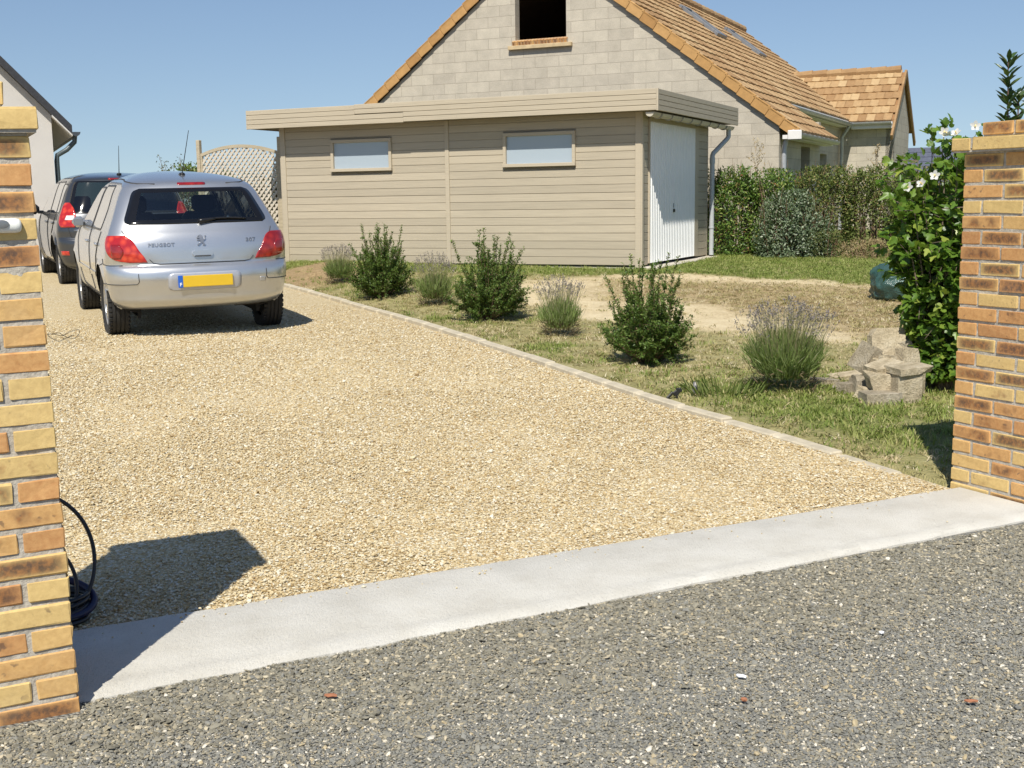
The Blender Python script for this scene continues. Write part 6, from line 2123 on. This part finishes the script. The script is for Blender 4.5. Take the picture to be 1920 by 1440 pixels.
    tv, tf = text_mesh("F", .042, .0015)
    add(np.stack([np.full(len(tv), xp - .011) - tv[:, 2], tv[:, 0] - .236, tv[:, 1] + zc - .038], -1), tf, "plate_letter", plain("plate_white", (.8, .8, .8), .5), po, smooth=False)
    # boot handle, badge and lettering, wiper, high brake light, aerial
    zh = .742
    mb = MB()
    P, F = patch(B, re, zh - .030, zh + .024, 14, 10, rounded(lambda z: -.095, lambda z: .095, zh - .030, zh + .024, .026), .022)
    mb.add(P, F); ho = mb.build("boot_handle", silver, root, smooth=50, xf=FLIP)
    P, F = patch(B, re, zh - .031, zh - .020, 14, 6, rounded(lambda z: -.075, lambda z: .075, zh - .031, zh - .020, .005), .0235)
    mb = MB(); mb.add(P, F); mb.build("handle_grip", plain("grip_dark_plastic", (.05, .05, .055), .5), ho, xf=FLIP)  # thin dark grip strip along the lower edge of the handle
    lion = [(.30, 1.0), (.18, .97), (.06, .90), (.10, .84), (.20, .83), (.24, .76), (.05, .80), (-.06, .76), (-.04, .69), (.10, .68), (.25, .66), (.26, .58), (.06, .58), (-.04, .53), (-.02, .46), (.12, .46), (.30, .48), (.34, .36), (.22, .24), (.02, .16), (-.04, .03), (.16, .0), (.22, .06), (.28, .12), (.42, .22), (.50, .27), (.60, .14), (.56, .0), (.84, .0), (.86, .08), (.76, .12), (.70, .30), (.68, .44), (.84, .50), (.95, .62), (.90, .78), (1.0, .90), (.92, .97), (.80, .88), (.83, .70), (.72, .58), (.64, .60), (.66, .76), (.58, .92), (.44, 1.0)]
    bm = bmesh.new()
    vs_ = [bm.verts.new(((a - .45) * .086, b * .098, 0)) for a, b in lion]
    f = bm.faces.new(vs_)
    r = bmesh.ops.extrude_face_region(bm, geom=[f])
    for v in r['geom']:
        if isinstance(v, bmesh.types.BMVert): v.co.z += .006
    bmesh.ops.triangulate(bm, faces=bm.faces[:])
    bm.verts.index_update()
    LV = np.array([v.co[:] for v in bm.verts]); LF = [[v.index for v in q.verts] for q in bm.faces]; bm.free()
    def on_gate(V, y, z, off=.004):
        yy = y + V[:, 0]; zz = z + V[:, 1]
        return np.stack([B.X(yy, zz) - off - V[:, 2], yy, zz], -1)
    add(on_gate(LV, 0, .812), LF, "lion_emblem", M_CHROME, root, smooth=False, recalc=True)
    for txt, y, z, sz, st in (("PEUGEOT", -.375, .815, .044, 1.16), ("307", .475, .835, .048, 1.25)):
        tv, tf = text_mesh(txt, sz, .0012, .005, st)
        add(on_gate(tv, y, z), tf, "badge_lettering", M_CHROME, root, smooth=False)
    # wiper
    mb = MB()
    q = np.linspace(.02, .46, 10); z = 1.045 + .012 * np.sin(np.linspace(0, 3, 10))
    P = rear(q, z) - np.array((.02, 0, 0)); mb.tube(P, .010, 6)
    P = rear(np.linspace(.0, .16, 6), np.linspace(1.034, 1.052, 6)) - np.array((.03, 0, 0)); mb.tube(P, (.022, .020, .018, .016, .014, .010), 8)
    mb.build("rear_wiper", M_BLK, root, smooth=True, xf=FLIP)
    add(*patch(B, re, 1.366, 1.388, 10, 6, rounded(lambda z: -.135, lambda z: .135, 1.366, 1.388, .010), .006), "high_brake_light", M_REDD, root)
    mb = MB()
    xa, za = .16, float(1.462)
    mb.box((xa, 0, za + .006), (.10, .055, .035), bev=.014)
    mb.tube([(xa, 0, za), (xa - .22, .055, za + .42)], (.0055, .0032), 6)
    mb.build("aerial", M_BLK, root, smooth=40, xf=FLIP)
    # towing eye cover, bumper lip, silencer
    add(*patch(B, re, .455, .500, 8, 8, rounded(lambda z: .535, lambda z: .595, .455, .500, .010), .0022, skirt=.004), "towing_cover", plain("cover_silver", (.50, .51, .53), .35, metal=.6, var=.02), root)
    MB().tube([(-.40, .34, .27), (-.36, .58, .27)], .065, 14).build("silencer", plain("rusty_silencer", (.06, .05, .045), .7, metal=.4), root, xf=FLIP)
    return root
hatchback()

# ---------------------------------------------------------------- dark people carrier
def people_carrier():
    WB = 2.69
    root = place_car("dark_people_carrier", -5.72, 17.8, rad(-26.0), WB, "dark grey people carrier parked farther up the gravel beyond the silver hatchback", "car")
    AR = [(0.0, .325, .395), (WB, .325, .395)]
    B = Body(
        xr=[(.22, -.50), (.28, -.64), (.34, -.70), (.45, -.73), (.58, -.735), (.66, -.715), (.68, -.685), (.78, -.675), (.90, -.655), (1.0, -.625), (1.1, -.585), (1.25, -.515), (1.40, -.44), (1.47, -.41), (1.50, -.39), (1.53, -.30), (1.56, -.05), (1.585, .35), (1.605, .85), (1.62, 1.3)],
        xf=[(.22, 3.2), (.3, 3.42), (.5, 3.52), (.7, 3.46), (.85, 3.28), (.95, 3.0), (1.05, 2.72), (1.2, 2.42), (1.35, 2.12), (1.47, 1.86), (1.55, 1.64), (1.62, 1.4)],
        w=[(.22, .74), (.28, .83), (.36, .87), (.5, .90), (.7, .905), (.85, .895), (.96, .87), (1.05, .835), (1.2, .785), (1.35, .735), (1.45, .69), (1.51, .63), (1.55, .54), (1.585, .40), (1.605, .25), (1.62, .06)],
        Lr=[(.22, .45), (.5, .45), (.66, .42), (.8, .36), (1.1, .36), (1.45, .36), (1.55, .45), (1.62, .05)],
        Lf=[(.22, .8), (.7, .85), (1.0, .6), (1.5, .45), (1.62, .05)],
        z0=.22, z1=1.62, arches=AR, p=2.6, flare=.026)
    dark = paint("dark_grey_paint", (.060, .064, .072), .55, .30)
    spec = dict(wb=WB, R=.328, wd=.215, tr=1.53,
        rear_glass=(1.02, 1.475, rounded(lambda z: -(.77 - .30 * (z - 1.0)), lambda z: .77 - .30 * (z - 1.0), 1.02, 1.475, .06), .04, .05),
        front_glass=(1.06, 1.52, lambda z: (-(.74 - .3 * (z - 1)), .74 - .3 * (z - 1))),
        side_glass=[(1.0, 1.47, rounded(lambda z: .98 + .05 * (z - 1), lambda z: 2.30 - 1.35 * max(0, z - 1.0), 1.0, 1.47, .03)),
                    (1.0, 1.475, rounded(lambda z: .08 + .15 * (z - 1.0), lambda z: .92 + .05 * (z - 1), 1.0, 1.475, .04)),
                    (1.02, 1.44, rounded(lambda z: -.27 + .20 * (z - 1.0), lambda z: .02 + .15 * (z - 1), 1.02, 1.44, .04))],
        glass=glass_mat("van_rear_glass", (.10, .12, .115), 1), glass_f=glass_mat("van_front_glass", (.6, .65, .63), 1), glass_s=glass_mat("van_side_glass", (.22, .24, .235), 1))
    root.scale = (1, 1.06, 1)
    rear, sidem = car(root, B, dark, spec)
    seats(root, [(1.35, -.40), (1.35, .40)], (1.95, -.40, 1.02), 2.4)
    mp = lambda q, z: B.Q(q, z)
    out = lens_shape(([(.83, .50), (.88, .48), (.98, .50), (1.10, .57), (1.17, .66)], [(.83, .76), (.90, .84), (1.02, .86), (1.12, .84), (1.17, .78)]))
    cl = lens_shape(([(.93, .51), (.99, .52)], [(.93, .68), (.99, .66)]))
    for sg in (-1, 1):
        lo = add(*patch(B, mp, .83, 1.17, 16, 16, out, .010, side=sg), "tail_light", M_RED, root)
        add(*patch(B, mp, .93, .99, 8, 6, cl, .013, side=sg), "reversing_lens", M_CLR, lo)
        add(*patch(B, mp, .44, .50, 8, 5, lens_shape(([(.44, .62), (.50, .62)], [(.44, .80), (.50, .80)])), .006, side=sg), "reflector", M_RED, root)
        y0 = float(B.Y(2.15, 1.0))
        mo = MB().box((2.16, sg * (y0 + .15), 1.06), (.13, .22, .17), bev=.055).build("wing_mirror", M_BLK, root, smooth=60, xf=FLIP)
        MB().box((2.09, sg * (y0 + .15), 1.06), (.012, .16, .11), bev=.004).box((2.16, sg * (y0 + .02), 1.01), (.09, .10, .05), bev=.01).build("mirror_glass", M_BLKG, mo, xf=FLIP)
        for xh in (.24, 1.12):
            MB().box((xh, sg * (float(B.Y(xh, .88)) + .012), .885), (.19, .028, .036), bev=.012).build("door_handle", M_CHROME, root, smooth=40, xf=FLIP)
    mb = MB()
    for sg in (1, -1):
        seam(mb, B, [(.95, 1.48), (.95, 1.0), (.93, .60), (.90, .36)], sidem, .004, side=sg)
        seam(mb, B, [(.05, 1.0), (.10, .88), (.36, .72), (.42, .5), (.46, .36)], sidem, .004, side=sg)
        seam(mb, B, [(2.30, 1.0), (2.26, .7), (2.1, .36)], sidem, .004, side=sg)
        seam(mb, B, [(.62, 1.02), (.60, .8), (.55, .69), (0, .685)], mp, .004, side=sg)
    mb.build("shut_lines", M_SEAM, root, xf=FLIP, smooth=True)
    re = lambda q, z: rear(q, z)
    add(*patch(B, re, .775, .80, 24, 4, lambda z: (-.70, .70), .008), "chrome_strip", M_CHROME, root)
    add(*patch(B, re, 1.488, 1.508, 14, 4, lambda z: (-.20, .20), .012), "high_brake_light", M_REDD, root)
    mb = MB(); mb.box((.02, 0, 1.575), (.10, .06, .035), bev=.014); mb.tube([(.02, 0, 1.57), (-.10, 0, 1.98)], (.006, .003), 6)
    mb.build("aerial", M_BLK, root, smooth=40, xf=FLIP)
people_carrier()
